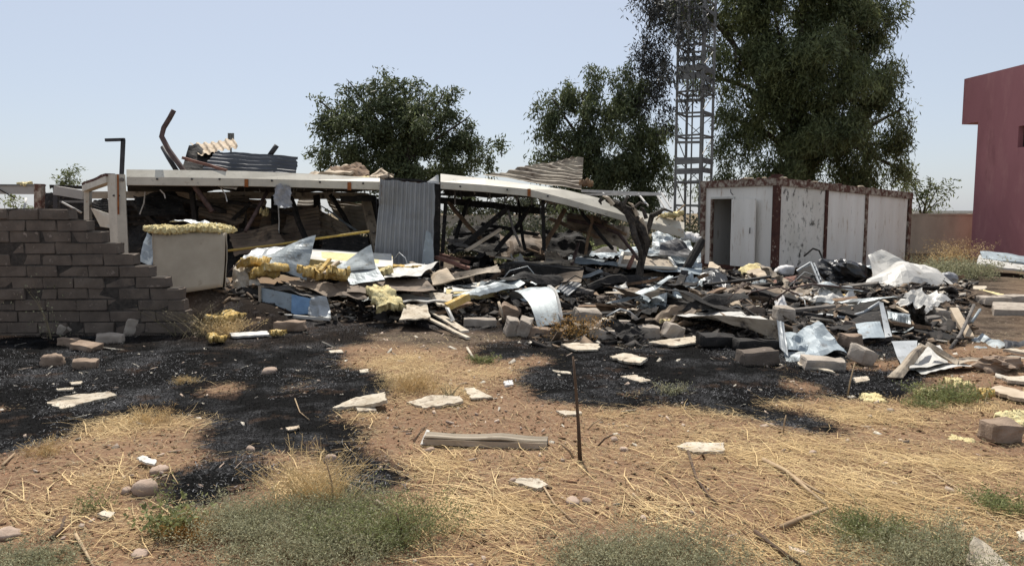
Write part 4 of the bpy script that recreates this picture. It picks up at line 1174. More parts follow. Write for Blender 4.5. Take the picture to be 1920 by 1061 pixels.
# ------------------------------------------------------------------ second cabin, right: sagging beam
cb = empty('collapsed_cabin', P(1050, 520, 14.6), 'burnt-out cabin with sagging cream roof beam bent down to the right', 'cabin')
fb = edge_beam([(826, 326, 341, 354, 14.0), (910, 335, 347, 360, 13.95), (992, 346, 355, 368, 13.9), (1060, 356, 372, 384, 13.85), (1125, 372, 391, 401, 13.8), (1175, 388, 405, 416, 13.8), (1225, 404, 419, 430, 13.8), (1283, 417, 430, 446, 13.8)], cb, 'cream', 'front_beam', back=.2, lip=.12)
V, F = beam(P(992, 354, 13.885), P(992, 368, 13.885), .06, .012, up=Vector((0, 1, 0))); mk('rust_band', V, F, 'rustband', fb)
for px, py in ((863, 350), (951, 356), (1027, 368), (1099, 388), (1147, 404), (1248, 428)):
    p = P(px, py, 13.88); V, F = tube([p + Vector((0, .06, 0)), p - Vector((0, .05, 0))], .018, 7); mk('bolt', V, F, 'darkpaint', fb)
V, F = beam(P(828, 376, 16), P(1015, 396, 15.8), .14, .14, seg=8, jit=.02, seed=2); mk('rear_beam', V, F, 'char', cb)
V, F = beam(P(1090, 358, 16.3), P(1238, 364, 16.2), .06, .06, seg=3); mk('rail', V, F, 'pipe', cb)
V, F = beam(P(1092, 365, 15.6), P(1240, 365, 15.6), .04, .04, seg=3); mk('rail', V, F, 'pipe', cb)
for a, b in (((1130, 362), (1170, 398)), ((1197, 364), (1215, 386)), ((1232, 366), (1248, 392)), ((1240, 362), (1258, 390))):
    V, F = tube([P(*a, 15.9), P(*b, 15.4)], .022, 6); mk('rung', V, F, 'pipe', cb)
for k, (cc, m_) in enumerate((
        ([(830, 364, 16.0), (1000, 372, 15.9), (1000, 354, 14.15), (830, 342, 14.15)], 'char'),
        ([(1000, 372, 15.9), (1180, 404, 15.6), (1175, 402, 14.1), (1000, 356, 14.15)], 'corrbrown'))):
    sheet('roof_section', None, None, cc, m_, 16, 10, parent=cb, crumple=.05, seed=50 + k, thick=.04, ragged=.04)
V, F = beam(P(1018, 376, 14.4), P(1020, 470, 14.5), .07, .07, seg=3, jit=.01); mk('wall_post', V, F, 'char', cb)
V, F = beam(P(836, 376, 14.8), P(828, 500, 14.6), .07, .06, seg=3, jit=.01); mk('wall_post', V, F, 'char', cb)
for k in range(24):
    px = rnd.uniform(840, 1160); yy = 356 + max(0, (px - 992)) * .29
    a = P(px, yy, 14.1 + rnd.uniform(0, .6)); V, F = tube([a, a + Vector((rnd.uniform(-.1, .1), 0, -rnd.uniform(.08, .3)))], rnd.uniform(.006, .02), 5, .3, k); mk('hanging_shred', V, F, 'ash' if k % 3 else 'char', cb)
for k, (a, b, w_) in enumerate((((842, 380, 15.6), (905, 452, 15.0), .08), ((880, 372, 15.8), (846, 470, 15.2), .07), ((1000, 384, 15.5), (930, 470, 14.9), .09), ((1060, 392, 15.2), (1012, 478, 14.7), .08), ((1090, 398, 15.0), (1150, 468, 14.6), .07), ((905, 420, 15.6), (1010, 440, 15.3), .10), ((1030, 410, 15.6), (1140, 452, 15.1), .10), ((850, 440, 15.4), (960, 428, 15.4), .08), ((970, 372, 15.7), (985, 470, 15.1), .06), ((1110, 404, 14.9), (1098, 476, 14.7), .05))):
    V, F = beam(P(*a), P(*b), w_, w_ * .7, seg=5, jit=.02, seed=k + 40); mk('fallen_rafter', V, F, 'char' if k % 3 else 'wood', cb)
for k, (cc, m_) in enumerate((([(846, 430, 16.2), (930, 420, 16.2), (950, 476, 15.4), (840, 480, 15.4)], 'char'), ([(930, 440, 16.4), (1010, 432, 16.4), (1030, 480, 15.6), (930, 482, 15.6)], 'corrbrown'), ([(1020, 436, 16.0), (1090, 428, 16.0), (1110, 478, 15.4), (1020, 480, 15.4)], 'char'), ([(1060, 396, 15.6), (1140, 412, 15.3), (1130, 446, 15.0), (1064, 430, 15.2)], 'corrbrown'), ([(1120, 430, 15.6), (1180, 436, 15.4), (1176, 470, 14.9), (1110, 466, 15.0)], 'tansheet'))):
    sheet('buckled_sheet', None, None, cc, m_, 14, 12, parent=cb, crumple=.14, ck=1.8, seed=140 + k, ragged=.08)
rod('pale_strip', 'thin grey strip dangling beneath the sagging beam', 'strip', [(953, 394, 14.6), (962, 428, 14.6), (976, 462, 14.5)], .025, 'ash')
bar('timber', 'long charred rafter leaning under the left part of the sagging beam', 'timber', (950, 392, 15.0), (868, 462, 14.7), .11, .09, 'char', seed=6)
bar('timber', 'pale split plank leaning in the charred heap under the sagging beam', 'plank', (938, 430, 14.3), (874, 470, 13.9), .10, .04, 'board', seed=7)
bar('timber', 'thin burnt rafter lying low beneath the sagging beam', 'timber', (1100, 405, 15.4), (1175, 440, 15.0), .08, .06, 'wood', seed=8)
rod('bent_pipe', 'brown bent bar dropping from the beam to the pile of pale sheets', 'pipe', [(1065, 412, 15.3), (1120, 422, 15.2), (1160, 438, 15.0), (1185, 470, 14.6), (1196, 486, 14.2)], .035, 'brownpipe', 7)
sheet('corrugated_sheet', 'large tan corrugated sheet tilted up behind the sagging beam', 'corrugated sheet', [(1062, 297, 15.7), (1094, 297, 15.7), (1090, 356, 14.6), (905, 332, 14.9)], 'corrtan', 30, 40, corr=(.04, .16, 'v'), crumple=.04, seed=21)
foam('ragged dark lump at the foot of the tilted tan corrugated sheet', 1098, 352, (.12, .1, .08), 22, 'wood', Y=14.8)

# charred dead tree
dt = empty('dead_tree', G(1200, 522), 'charred dead tree with broken twisted top standing through the sagging beam', 'dead tree')
YT = float(G(1200, 522).y)
YT = min(YT, 13.4)
base = P(1198, 530, YT); 
V, F = merge([tube([P(1196, 530, YT), P(1201, 500, YT), P(1207, 470, YT), P(1206, 445, YT), P(1196, 420, YT), P(1180, 398, YT), P(1155, 382, YT), P(1136, 374, YT)], [.075, .062, .06, .07, .085, .08, .06, .03], 12, .3, 3),
              tube([P(1203, 500, YT + .05), P(1200, 470, YT - .1), P(1188, 440, YT - .12), P(1184, 415, YT - .05)], [.04, .05, .06, .05], 9, .35, 13),
              tube([P(1210, 480, YT), P(1214, 455, YT - .08), P(1204, 430, YT - .1), P(1192, 405, YT)], [.035, .05, .06, .04], 9, .35, 14),
              tube([P(1204, 450, YT), P(1216, 428, YT), P(1222, 405, YT), P(1240, 398, YT)], [.06, .055, .045, .02], 9, .3, 4),
              tube([P(1190, 440, YT - .05), P(1184, 415, YT - .08), P(1172, 395, YT - .05)], [.05, .06, .04], 9, .35, 5)])
mk('trunk', V, F, 'deadbark', dt)
for k, pts in enumerate(([(1150, 384), (1140, 371), (1130, 368)], [(1168, 388), (1176, 370), (1180, 372)], [(1160, 380), (1170, 392), (1172, 402)], [(1195, 405), (1185, 384), (1178, 380)], [(1212, 410), (1206, 392), (1200, 388)], [(1222, 404), (1245, 392), (1262, 398)], [(1200, 410), (1210, 425), (1214, 440)], [(1186, 392), (1200, 380), (1214, 384)], [(1130, 372), (1124, 378), (1128, 384)])):
    V, F = tube([P(a, b, YT - .08) for a, b in pts], [.045, .03, .012], 6, .25, k); mk('branch', V, F, 'deadbark' if k % 3 else 'board', dt)
foam('tuft of pale straw-like insulation on the right end of the sagging beam', 1258, 402, (.22, .16, .06), 24, 'palefoam', Y=13.95)
for k, (a, b) in enumerate((((1238, 404), (1230, 412)), ((1270, 396), (1284, 384)))):
    rod('splinter', ['short splinter left of the straw tuft on the beam end', 'pointed splinter right of the straw tuft on the beam end'][k], 'splinter', [(*a, 13.9), (*b, 13.85)], .014, 'stick')
V, F = tube([P(1272, 532, 15.0), P(1290, 498, 15.0), P(1312, 458, 15.2), P(1318, 448, 15.2)], [.1, .09, .085, .05], 9, .15, 8); tag(mk('charred_post', V, F, 'char'), 'charred post leaning against the left corner of the rusty container', 'post')
V, F = tube([P(1178, 503, 14.0), P(1188, 480, 14.2)], .04, 7, .1, 2); tag(mk('charred_post', V, F, 'redwood'), 'short reddish stake leaning at the foot of the dead tree', 'stake')

# stacked pale sheets right of the dead tree
gs = 'stacked pale blue sheets by the dead tree'
for k, (cc, lab) in enumerate((
        ([(1058, 472, 16.4), (1316, 492, 16.2), (1316, 514, 14.6), (1070, 492, 14.8)], 'lowest long pale blue sheet in the stack behind the dead tree'),
        ([(1075, 470, 17.0), (1300, 484, 16.8), (1310, 502, 15.3), (1080, 484, 15.5)], 'second pale blue sheet in the stack behind the dead tree'),
        ([(1160, 468, 17.4), (1314, 470, 17.2), (1314, 492, 16.0), (1190, 486, 16.0)], 'topmost white-blue sheet in the stack behind the dead tree'))):
    sheet('corrugated_sheet', lab, 'metal sheet', cc, 'bluesheet', 30, 22, corr=(.05, .26, 'v'), crumple=.05, seed=60 + k, group=gs)
sheet('sheet_metal', 'blue-grey sheet tilted up behind the right end of the sagging beam', 'metal sheet', [(1224, 432, 16.8), (1290, 446, 16.6), (1312, 500, 15.8), (1222, 470, 16.0)], 'galv', 14, 10, crumple=.1, seed=64)
sheet('sheet_metal', 'dark folded sheet lying on the pale stack near the container corner', 'metal sheet', [(1238, 454, 15.9), (1268, 444, 15.9), (1306, 486, 15.3), (1236, 478, 15.3)], 'darkmetal', 12, 9, crumple=.08, seed=65)
foam('white lump of crumpled sheet at the container corner', 1294, 458, (.16, .14, .12), 66, 'cloth', Y=15.9)
wf_ = empty('window_frame', P(1235, 500, 14.9), 'pale window frame with tan pane lying on the sheets behind the dead tree', 'window frame')
q = [P(1168, 474, 15.4), P(1252, 480, 15.4), P(1268, 503, 14.7), P(1160, 497, 14.7)]
V, F = merge([beam(q[i], q[(i + 1) % 4], .05, .05) for i in range(4)]); mk('frame', V, F, 'white', wf_)
V, F = poly_slab([p - Vector((0, 0, .03)) for p in q], .015, 1, 2, 0); mk('pane', V, F, 'tansheet', wf_)
sheet('sheet_metal', 'grey dented sheet hump behind the pale stack', 'metal sheet', [(1112, 470, 17.2), (1156, 460, 17.2), (1158, 482, 16.6), (1105, 480, 16.6)], 'ash', 10, 8, crumple=.06, seed=67, sag=.1)
# ------------------------------------------------------------------ shrubs behind the ruins
for k, (px, Y, w_, h_, m_, lab) in enumerate((
        (985, 22, 1.2, 1.0, 'weedbright', 'sunlit yellow-green shrub behind the gap under the sagging beam'),
        (940, 27, 1.8, 1.7, 'leafD', 'dark green shrub left of the sunlit shrub under the sagging beam'),
        (1045, 24, 1.8, 2.2, 'leafD', 'dark shrub behind the thin black post under the sagging beam'),
        (880, 27, 2.0, 1.6, 'leafD', 'low dark shrub beside the slate sheet in the gap'),
        (1100, 25, 2.0, 2.0, 'leafD', 'dark shrub behind the left edge of the pale sheet stack'),
        (1130, 23, 1.0, .9, 'weedbright', 'small light green shrub left of the dead tree'),
        (660, 24, 2.0, 2.2, 'leafD', 'green shrub seen through the back of the burnt cabin'),
        (1260, 27, 2.2, 2.0, 'leafD', 'dark shrub at the foot of the lattice mast'),
        (1315, 26, 1.2, 1.5, 'leafD', 'green shrub between the lattice mast and the container'))):
    bush(lab, px, 470, w_, h_, 95, (.16, .07), m_, 300 + k, name='shrub', Y=Y, leaves=26, stemw=.008, lay=.6)
bush('large grey-green bush at the foot of the maroon building before pale boards', 1800, 528, 1.5, .62, 150, (.06, .022), 'weed', 320, leaves=30, Y=18.2)
bush('second grey-green bush left of the boards by the maroon building', 1756, 520, .9, .5, 90, (.06, .022), 'weed', 321, leaves=26, Y=18.6)
bush('tall dry yellow weeds against the tan wall', 1790, 500, 1.3, .95, 120, (.05, .02), 'straw', 322, name='dry_weeds', cat='dry weeds', leaves=16, Y=22, lay=.35, stemmat='straw')
bush('dry yellow weeds at the container right foot', 1730, 505, .7, .6, 60, (.05, .02), 'straw', 323, name='dry_weeds', cat='dry weeds', leaves=14, Y=22, lay=.35, stemmat='straw')

# pale boards by the maroon building
for k, (cc, lab) in enumerate((
        ([(1836, 478, 20.5), (1990, 500, 19.0), (1990, 514, 18.0), (1830, 496, 19.2)], 'pale blue-white boards stacked along the maroon wall, lower layer'),
        ([(1838, 470, 20.8), (1990, 488, 19.2), (1990, 502, 18.5), (1842, 484, 20.0)], 'pale blue-white boards stacked along the maroon wall, upper layer'))):
    sheet('pale_board', lab, 'board', cc, 'bluesheet' if k else 'whitesheet', 20, 8, crumple=.03, thick=.05, seed=330 + k)
panel('concrete_slab', 'low concrete slab step in the rubble at the right edge', 'slab', [G(1861, 578, .10), G(1960, 580, .10), G(1960, 594, .10), G(1864, 592, .10)], .12, 'concrete', 'concrete', 5)
block('squat concrete block behind the low slab at the right edge', 1862, 572, (.5, .25, .14), (0, .03, .1), seed=333)
block('worn concrete block lying near the right edge behind the slab', 1900, 566, (.6, .25, .12), (0, .0, -.1), seed=334)

# ------------------------------------------------------------------ heap in front of the left cabin
sheet('sheet_metal', 'largest blue-grey metal sheet standing in a pointed triangle on the heap', 'metal sheet', [(492, 470, 11.9), (586, 430, 11.7), (575, 526, 11.4), (464, 486, 11.5)], 'galv', 16, 12, crumple=.05, ck=1.6, seed=81, curl=(-.12, 't', 2.0))
sheet('sheet_metal', 'pale curled sheet lying behind the left foot of the largest triangular sheet', 'metal sheet', [(482, 465, 12.6), (545, 460, 12.6), (500, 492, 11.7), (455, 484, 11.8)], 'galvlight', 14, 8, crumple=.06, seed=82)
sheet('sheet_metal', 'smaller triangular grey sheet standing right of the largest one', 'metal sheet', [(668, 476, 11.8), (696, 459, 11.8), (706, 506, 11.5), (612, 512, 11.5)], 'galv', 14, 10, crumple=.03, ck=1.4, seed=83)
sheet('sheet_metal', 'grey sheet sloping forward below the smaller triangular sheet', 'metal sheet', [(645, 505, 11.6), (706, 500, 11.6), (722, 526, 11.2), (655, 532, 11.2)], 'galv', 12, 8, crumple=.04, seed=84)
panel('sandwich_panel', 'long white sandwich panel lying level behind the two triangular sheets', 'panel', [(572, 466, 13.4), (734, 476, 13.3), (736, 500, 11.9), (700, 500, 11.9), (572, 484, 12.0)], .09, 'whitesheet', 'palefoam', 85)
sheet('sandwich_panel', 'pale panel end resting behind the heap at the slate sheet foot', 'panel', [(698, 474, 12.6), (734, 478, 12.6), (734, 502, 12.5), (698, 498, 12.5)], 'galvlight', 6, 6, crumple=.02, seed=86, thick=.06)
bar('lath', 'yellowish lath leaning below the white sandwich panel', 'lath', (618, 486, 11.6), (600, 508, 11.3), .06, .03, 'foam', seed=87)
bar('lath', 'second tan lath leaning right of the yellowish lath', 'lath', (634, 490, 11.6), (608, 512, 11.3), .06, .03, 'board', seed=88)
foam('bright yellow insulation bunched right of the largest triangular sheet', 590, 512, (.16, .14, .12), 89, Y=11.5)
foam('yellow insulation tongue hanging down between the triangular sheets', 634, 528, (.16, .16, .10), 90, Y=11.3, rot=(0, .5, 0))
foam('deep yellow insulation under the left foot of the largest triangular sheet', 504, 524, (.24, .18, .10), 91, Y=11.3, rot=(0, .25, 0))
foam('ragged yellow insulation left of the largest triangular sheet', 478, 506, (.20, .18, .09), 92, Y=11.5, mat='foam')
foam('yellow-green insulation at the foot of the slate sheet', 716, 512, (.20, .14, .08), 93, Y=11.7, mat='palefoam')
foam('yellow insulation strip along the top of the white curled sheet', 748, 500, (.30, .1, .05), 94, Y=12.2, mat='foam')
sheet('sheet_metal', 'bright white sheet flopped over the heap right of the slate sheet', 'metal sheet', [(740, 500, 12.4), (826, 494, 12.3), (790, 516, 11.4), (718, 522, 11.3)], 'whitesheet', 14, 10, crumple=.05, ck=2, seed=95)
sheet('curled_board', 'tan board curling up at the right end of the white flopped sheet', 'board', [(806, 514, 11.9), (838, 503, 11.9), (854, 524, 11.5), (812, 534, 11.4)], 'board', 10, 8, crumple=.03, seed=96, sag=.08, thick=.02)
sheet('sheet_metal', 'dark grey scorched sheet under the white flopped sheet', 'metal sheet', [(660, 522, 11.6), (800, 522, 11.6), (820, 545, 11.0), (650, 548, 11.0)], 'corrbrown', 14, 8, crumple=.06, seed=97)
sheet('sheet_metal', 'scorched sheet sloping below the yellow insulation in the middle of the heap', 'metal sheet', [(540, 522, 11.5), (660, 528, 11.4), (690, 560, 10.9), (560, 545, 11.0)], 'corrbrown', 14, 8, crumple=.07, seed=98)
sheet('crumpled_foil', 'tangle of pale torn foil left of the heap beside the insulated box', 'foil', [(436, 492, 11.6), (476, 482, 11.7), (486, 532, 11.2), (428, 540, 11.1)], 'palebits', 16, 12, crumple=.14, ck=4, seed=99, ragged=.1)
rod('wire_loop', 'thin wire looping down at the left end of the heap', 'wire', [(452, 488, 11.1), (428, 510, 11.0), (420, 524, 11.0), (428, 538, 11.0), (440, 542, 11.0)], .008, 'brownpipe', 5)

# dented metal cabinet
cbn = empty('dented_cabinet', G(550, 600), 'dented pale blue metal cabinet lying on its back below the heap', 'cabinet')
V, F = grid_sheet([P(486, 538, 10.9), P(556, 553, 10.8), P(556, 592, 10.75), P(488, 590, 10.8)], 10, 7, crumple=.02, seed=101, thick=.01); mk('front_panel', V, F, 'bluesheet', cbn)
V, F = grid_sheet([P(547, 552, 10.79), P(585, 560, 10.75), P(578, 588, 10.7), P(547, 590, 10.74)], 8, 6, crumple=.02, seed=102, thick=.01); mk('blue_film', V, F, 'bluetape', cbn)
V, F = grid_sheet([P(582, 562, 10.8), P(612, 556, 10.75), P(621, 598, 10.6), P(578, 590, 10.6)], 12, 10, crumple=.10, ck=3, seed=103, thick=.006); mk('curled_end', V, F, 'galvlight', cbn)
V, F = beam(P(486, 588, 10.66), P(618, 598, 10.56), .05, .04, seg=5, jit=.006); mk('bottom_rail', V, F, 'whitesheet', cbn)
V, F = beam(P(487, 536, 10.85), P(488, 596, 10.75), .03, .05, seg=3, jit=.004); mk('side_rail', V, F, 'tansheet', cbn)
V, F = grid_sheet([P(480, 532, 11.6), P(610, 548, 11.6), P(600, 560, 10.85), P(486, 540, 10.9)], 14, 8, crumple=.05, seed=104, thick=.01); mk('top_panel', V, F, 'ash', cbn)
V, F = grid_sheet([P(494, 592, 10.9), P(610, 598, 10.8), P(600, 612, 10.8), P(500, 612, 10.9)], 6, 3, crumple=.02, seed=105, thick=.4); mk('base', V, F, 'char', cbn)
block('concrete block propping up the dented cabinet', 545, 618, (.4, .2, .13), (0, 0, .1), 'brownblock', seed=106)
sheet('sheet_metal', 'black scorched sheet left of the dented cabinet', 'metal sheet', [(440, 540, 11.2), (486, 540, 11.1), (486, 590, 10.8), (440, 600, 10.7)], 'char', 8, 8, crumple=.06, seed=107)
foam('straw-coloured insulation heap at the right end of the block wall', 430, 606, (.24, .18, .09), 108, mat='foam', rough=.7)
foam('orange-yellow insulation lump in front of the dry weeds by the wall', 406, 645, (.11, .09, .06), 109, mat='foam')
scrap('narrow white strip lying before the dented cabinet', [(430, 624), (500, 620), (508, 627), (436, 630)], mat='whitesheet', seed=110, lifts=[.06] * 4)
foam('small yellow insulation chunk right of the narrow white strip', 520, 632, (.09, .07, .05), 111)

# middle of the heap
foam('pale yellow insulation batt draped over the charred edge in mid heap', 722, 562, (.26, .2, .10), 112, 'palefoam', Y=10.7, rot=(0, .45, .2))
scr = dict(group='boards thrown about the middle of the heap')
sheet('broken_board', 'pinkish white broken board sloping below the pale insulation batt', 'board', [(760, 570, 10.8), (800, 566, 10.9), (806, 592, 10.3), (750, 598, 10.2)], 'plaster', 12, 8, crumple=.05, seed=113, thick=.02, ragged=.05)
sheet('broken_board', 'white board lying level above the pinkish broken board', 'board', [(735, 552, 11.4), (840, 556, 11.3), (846, 568, 10.8), (745, 564, 10.9)], 'whitesheet', 14, 6, crumple=.04, seed=114, thick=.02, ragged=.05)
sheet('broken_board', 'small pale board resting at the right end of the level white board', 'board', [(806, 552, 11.2), (848, 552, 11.2), (846, 570, 10.7), (820, 572, 10.7)], 'plaster', 10, 6, crumple=.04, seed=115, thick=.03, ragged=.06)
bar('foam_bar', 'thick yellow foam bar sticking out to the right of the boards', 'foam bar', (838, 575, 10.7), (877, 557, 10.9), .12, .10, 'foam', seed=116, jit=.012)
bar('plank', 'brown plank lying below the thick yellow foam bar', 'plank', (820, 588, 10.7), (882, 568, 11.0), .14, .03, 'wood', seed=117)
bar('plank', 'longest pale plank sliding down to the burnt ground in front of the heap', 'plank', G(770, 596, .12), G(878, 638, .03), .06, .025, 'plaster', seed=118)
bar('plank', 'shorter wider pale plank beside the longest pale plank', 'plank', G(808, 600, .14), G(872, 630, .06), .12, .025, 'plaster', seed=119)
sheet('curved_strip', 'narrow white strip curving down behind the pale planks', 'metal strip', [(834, 576, 10.5), (842, 576, 10.5), (853, 600, 10.2), (846, 602, 10.2)], 'whitesheet', 3, 8, sag=.05, seed=120)
sheet('sandwich_panel', 'large white slab with thick yellow edge lying right of the curled board', 'panel', [(836, 532, 12.6), (922, 525, 12.8), (960, 540, 11.9), (832, 545, 11.8)], 'whitesheet', 12, 8, crumple=.03, seed=121, thick=.012)
sheet('foam_layer', 'thick cream foam layer beneath the large white slab', 'foam', [(834, 536, 12.5), (920, 529, 12.7), (956, 545, 11.85), (836, 549, 11.7)], 'palefoam', 12, 8, crumple=.03, seed=121, thick=.10, ragged=.03)
sheet('sheet_metal', 'pale blue strip sheet lying right of the large white slab', 'metal sheet', [(956, 538, 12.6), (1046, 538, 12.6), (1050, 548, 12.1), (960, 550, 12.1)], 'bluesheet', 12, 5, crumple=.02, seed=122)
sheet('scorched_box', 'dark blue-black ribbed sheet tipped on edge right of the pale blue strip', 'metal sheet', [(1072, 512, 12.9), (1090, 534, 12.6), (1066, 554, 12.1), (1046, 540, 12.3)], 'corrblue', 14, 14, corr=(.025, .08, 'u'), seed=123, thick=.03)
hb = empty('curved_sheet', G(1000, 610), 'half-barrel grey metal sheet arching over the blocks in mid heap', 'curved sheet')
V = []; nu_, nv_ = 14, 10
a0, a1, b0, b1 = P(948, 560, 11.5), P(1022, 553, 11.4), P(1008, 612, 10.25), P(1054, 604, 10.3)
for j in range(nv_ + 1):
    t_ = j / nv_
    for i in range(nu_ + 1):
        s_ = i / nu_
        p = a0.lerp(a1, s_).lerp(b0.lerp(b1, s_), t_)
        V.append(p + Vector((0, -.28 * math.sin(t_ * math.pi * .5) * .6, .30 * math.sin(t_ * math.pi) ** .8)) + Vector((0, 0, .03 * float(vn(s_ * 5, t_ * 5, 4)))))
F = [(j * (nu_ + 1) + i, j * (nu_ + 1) + i + 1, (j + 1) * (nu_ + 1) + i + 1, (j + 1) * (nu_ + 1) + i) for j in range(nv_) for i in range(nu_)]
n_ = len(V); V2 = V + [p - Vector((0, 0, .006)) for p in V]; F2 = F + [tuple(x + n_ for x in f[::-1]) for f in F]
mk('skin', V2, F2, 'galv', hb, True)
V, F = tube([V[i * (nu_ + 1) + nu_] for i in range(nv_ + 1)], .022, 6); mk('rolled_edge', V, F, 'whitesheet', hb)
G2 = 'blocks tumbled at the front of the heap'
block('long flat concrete block left of the half-barrel sheet', 900, 612, (.48, .22, .13), (0, .04, .08), seed=131, group=G2)
block('tilted concrete block, left of the pair before the half-barrel sheet', 960, 628, (.17, .2, .24), (.2, .15, .2), seed=132, group=G2)
block('tilted concrete block, right of the pair before the half-barrel sheet', 984, 630, (.17, .2, .24), (.25, .3, -.1), seed=133, group=G2)
block('dark low block under the lip of the half-barrel sheet', 1010, 632, (.3, .2, .14), (0, .1, -.2), 'brownblock', seed=134, group=G2)
block('brown block leaning behind the tilted pair', 956, 602, (.3, .2, .2), (.2, .4, .1), 'brownblock', seed=135, group=G2)
rod('splintered_stake', 'thin pale splintered stake standing left of the tilted blocks', 'stake', [G(945, 606), (940, 584, 10.6), (935, 566, 10.7)], .02, 'board', 6)
rod('wire_loop', 'thin bent white pipe arching over the right side of the half-barrel sheet', 'pipe', [(1020, 556, 10.9), (1040, 575, 10.4), (1055, 602, 10.1)], .015, 'pipe', 6)
block('pale white slab resting on blocks right of the dry bush', 1142, 604, (.45, .25, .06), (0, -.15, .25), 'plaster', seed=136, name='slab', cat='slab')
block('greenish-grey concrete block under the pale white slab', 1152, 622, (.42, .2, .17), (0, 0, .05), seed=137, group=G2)
block('pale broken block before the greenish-grey block', 1128, 634, (.34, .18, .13), (0, .06, -.1), seed=138, group=G2)
block('squat grey block right of the greenish-grey block', 1208, 634, (.36, .2, .17), (0, .02, .12), seed=139, group=G2)
block('rounded block standing on end below the yellow foam tuft', 1260, 636, (.24, .2, .2), (.1, .3, .3), seed=140, group=G2)
block('grey block leaning back beside the dry bush', 1100, 606, (.38, .2, .18), (.3, .1, .4), seed=141, group=G2)
block('brownish block low in ash left of the squat grey block', 1178, 626, (.3, .2, .12), (0, 0, -.3), 'brownblock', seed=142, group=G2)
foam('yellow foam tuft on the blocks left of the long bent sheet', 1250, 606, (.2, .13, .09), 143, 'palefoam')
bush('dry brown bush growing among the blocks right of the half-barrel sheet', 1078, 634, .55, .38, 90, (.03, .012), 'rustygrass', 144, name='dry_bush', cat='dry bush', leaves=16, stemmat='weedstem')
bush('tangle of dry grey-brown weeds at the right end of the block wall', 372, 630, .6, .55, 80, (.02, .01), 'weedstem', 145, name='dry_weeds', cat='dry weeds', leaves=8, lay=.6)
bush('straw-coloured dry weeds beside the black scorched sheet', 425, 628, .5, .35, 110, (.03, .01), 'straw', 146, name='dry_weeds', cat='dry weeds', leaves=12, stemmat='straw', lay=.8)
e_ = bush('spindly flowering weed growing up the face of the block wall', 95, 636, .12, 1.15, 7, (.03, .02), 'weed', 147, name='spindly_weed', cat='weed', leaves=12, lay=.07, stemw=.003)

# charred field in the middle: big beams and sheets
bar('charred_beam', 'broad charred slab lying across the middle of the rubble field', 'beam', (950, 500, 13.6), (1092, 512, 13.2), .4, .16, 'char', seed=151, jit=.02)
bar('timber', 'red-brown timber slanting down right of the slate sheet', 'timber', (818, 482, 13.6), (900, 510, 12.9), .10, .06, 'redwood', seed=152)
bar('timber', 'second red-brown timber just behind the slanting one', 'timber', (820, 476, 14.2), (880, 492, 13.9), .07, .05, 'redwood', seed=153)
bar('plank', 'white lath lying left of the broad charred slab', 'lath', (930, 482, 14.6), (970, 487, 14.4), .08, .03, 'plaster', seed=154)
bar('plank', 'tan scorched board on top of the broad charred slab', 'board', (975, 494, 13.9), (1074, 489, 13.7), .25, .04, 'tansheet', seed=155)
sheet('sheet_metal', 'grey-white torn sheet fanned out right of the slate sheet', 'metal sheet', [(832, 446, 15.0), (868, 452, 14.8), (888, 470, 14.2), (860, 466, 14.3)], 'ash', 10, 6, crumple=.05, seed=156)
bar('charred_beam', 'long dark timber at the back of the rubble field below the shrubs', 'timber', (1075, 462, 16.2), (985, 478, 15.6), .1, .08, 'char', seed=157)
bar('charred_beam', 'curved dark rail standing at the left end of the pale sheet stack', 'rail', (1072, 496, 14.6), (1085, 456, 15.0), .05, .05, 'brownpipe', seed=158)
rod('forked_stick', 'pale forked stick standing in the ash below the dead tree', 'stick', [G(1193, 588), (1196, 566, 11.6), (1206, 548, 11.6)], .025, 'stick', 6, seed=2, rough=.2)
rod('thin_stick', 'thin dark stick leaning right of the forked stick', 'stick', [(1225, 540, 12.0), (1246, 566, 11.6), (1262, 574, 11.4)], .012, 'darkstick', 5)

# ------------------------------------------------------------------ right-hand heap
sheet('sheet_metal', 'long bent tan-backed sheet arching over a dark hollow on the right heap', 'metal sheet', [(1232, 580, 11.2), (1370, 578, 10.6), (1462, 604, 8.7), (1300, 598, 9.2)], 'whitesheet', 18, 8, crumple=.05, ck=1.4, seed=161, ragged=.02)
sheet('sheet_metal', 'brown underside of the bent sheet facing the viewer above the dark hollow', 'metal sheet', [(1330, 590, 9.0), (1456, 600, 8.55), (1462, 640, 8.5), (1370, 606, 8.9)], 'tansheet', 14, 8, crumple=.05, ck=1.6, seed=162)
sheet('sheet_metal', 'narrow pale flange hanging down at the right end of the bent sheet', 'metal strip', [(1456, 601, 8.5), (1470, 604, 8.5), (1478, 668, 8.05), (1462, 650, 8.2)], 'galvlight', 5, 10, crumple=.03, corr=(.01, .04, 'u'), seed=163)
sheet('sheet_metal', 'crumpled light blue sheet fan standing right of the pale flange', 'metal sheet', [(1486, 630, 8.9), (1534, 606, 8.9), (1588, 656, 8.3), (1500, 672, 8.1)], 'bluesheet', 14, 10, crumple=.06, ck=3, seed=164)
sheet('sheet_metal', 'smaller crumpled blue sheet tucked behind the pale flange', 'metal sheet', [(1470, 618, 8.9), (1520, 628, 8.8), (1512, 662, 8.3), (1474, 664, 8.2)], 'bluesheet', 12, 10, crumple=.07, ck=4, seed=165)
sheet('sheet_metal', 'flat grey sheet resting at the base of the crumpled blue fan', 'metal sheet', [(1470, 655, 8.3), (1510, 660, 8.2), (1505, 682, 7.9), (1474, 680, 7.9)], 'galv', 8, 6, crumple=.03, seed=166)
G3 = 'blocks around the right heap'
block('dark block inside the hollow under the bent sheet, upper of two', 1415, 656, (.5, .24, .13), (0, .05, .15), 'char', seed=167, group=G3)  # charred colour stands in for the shadow inside the hollow
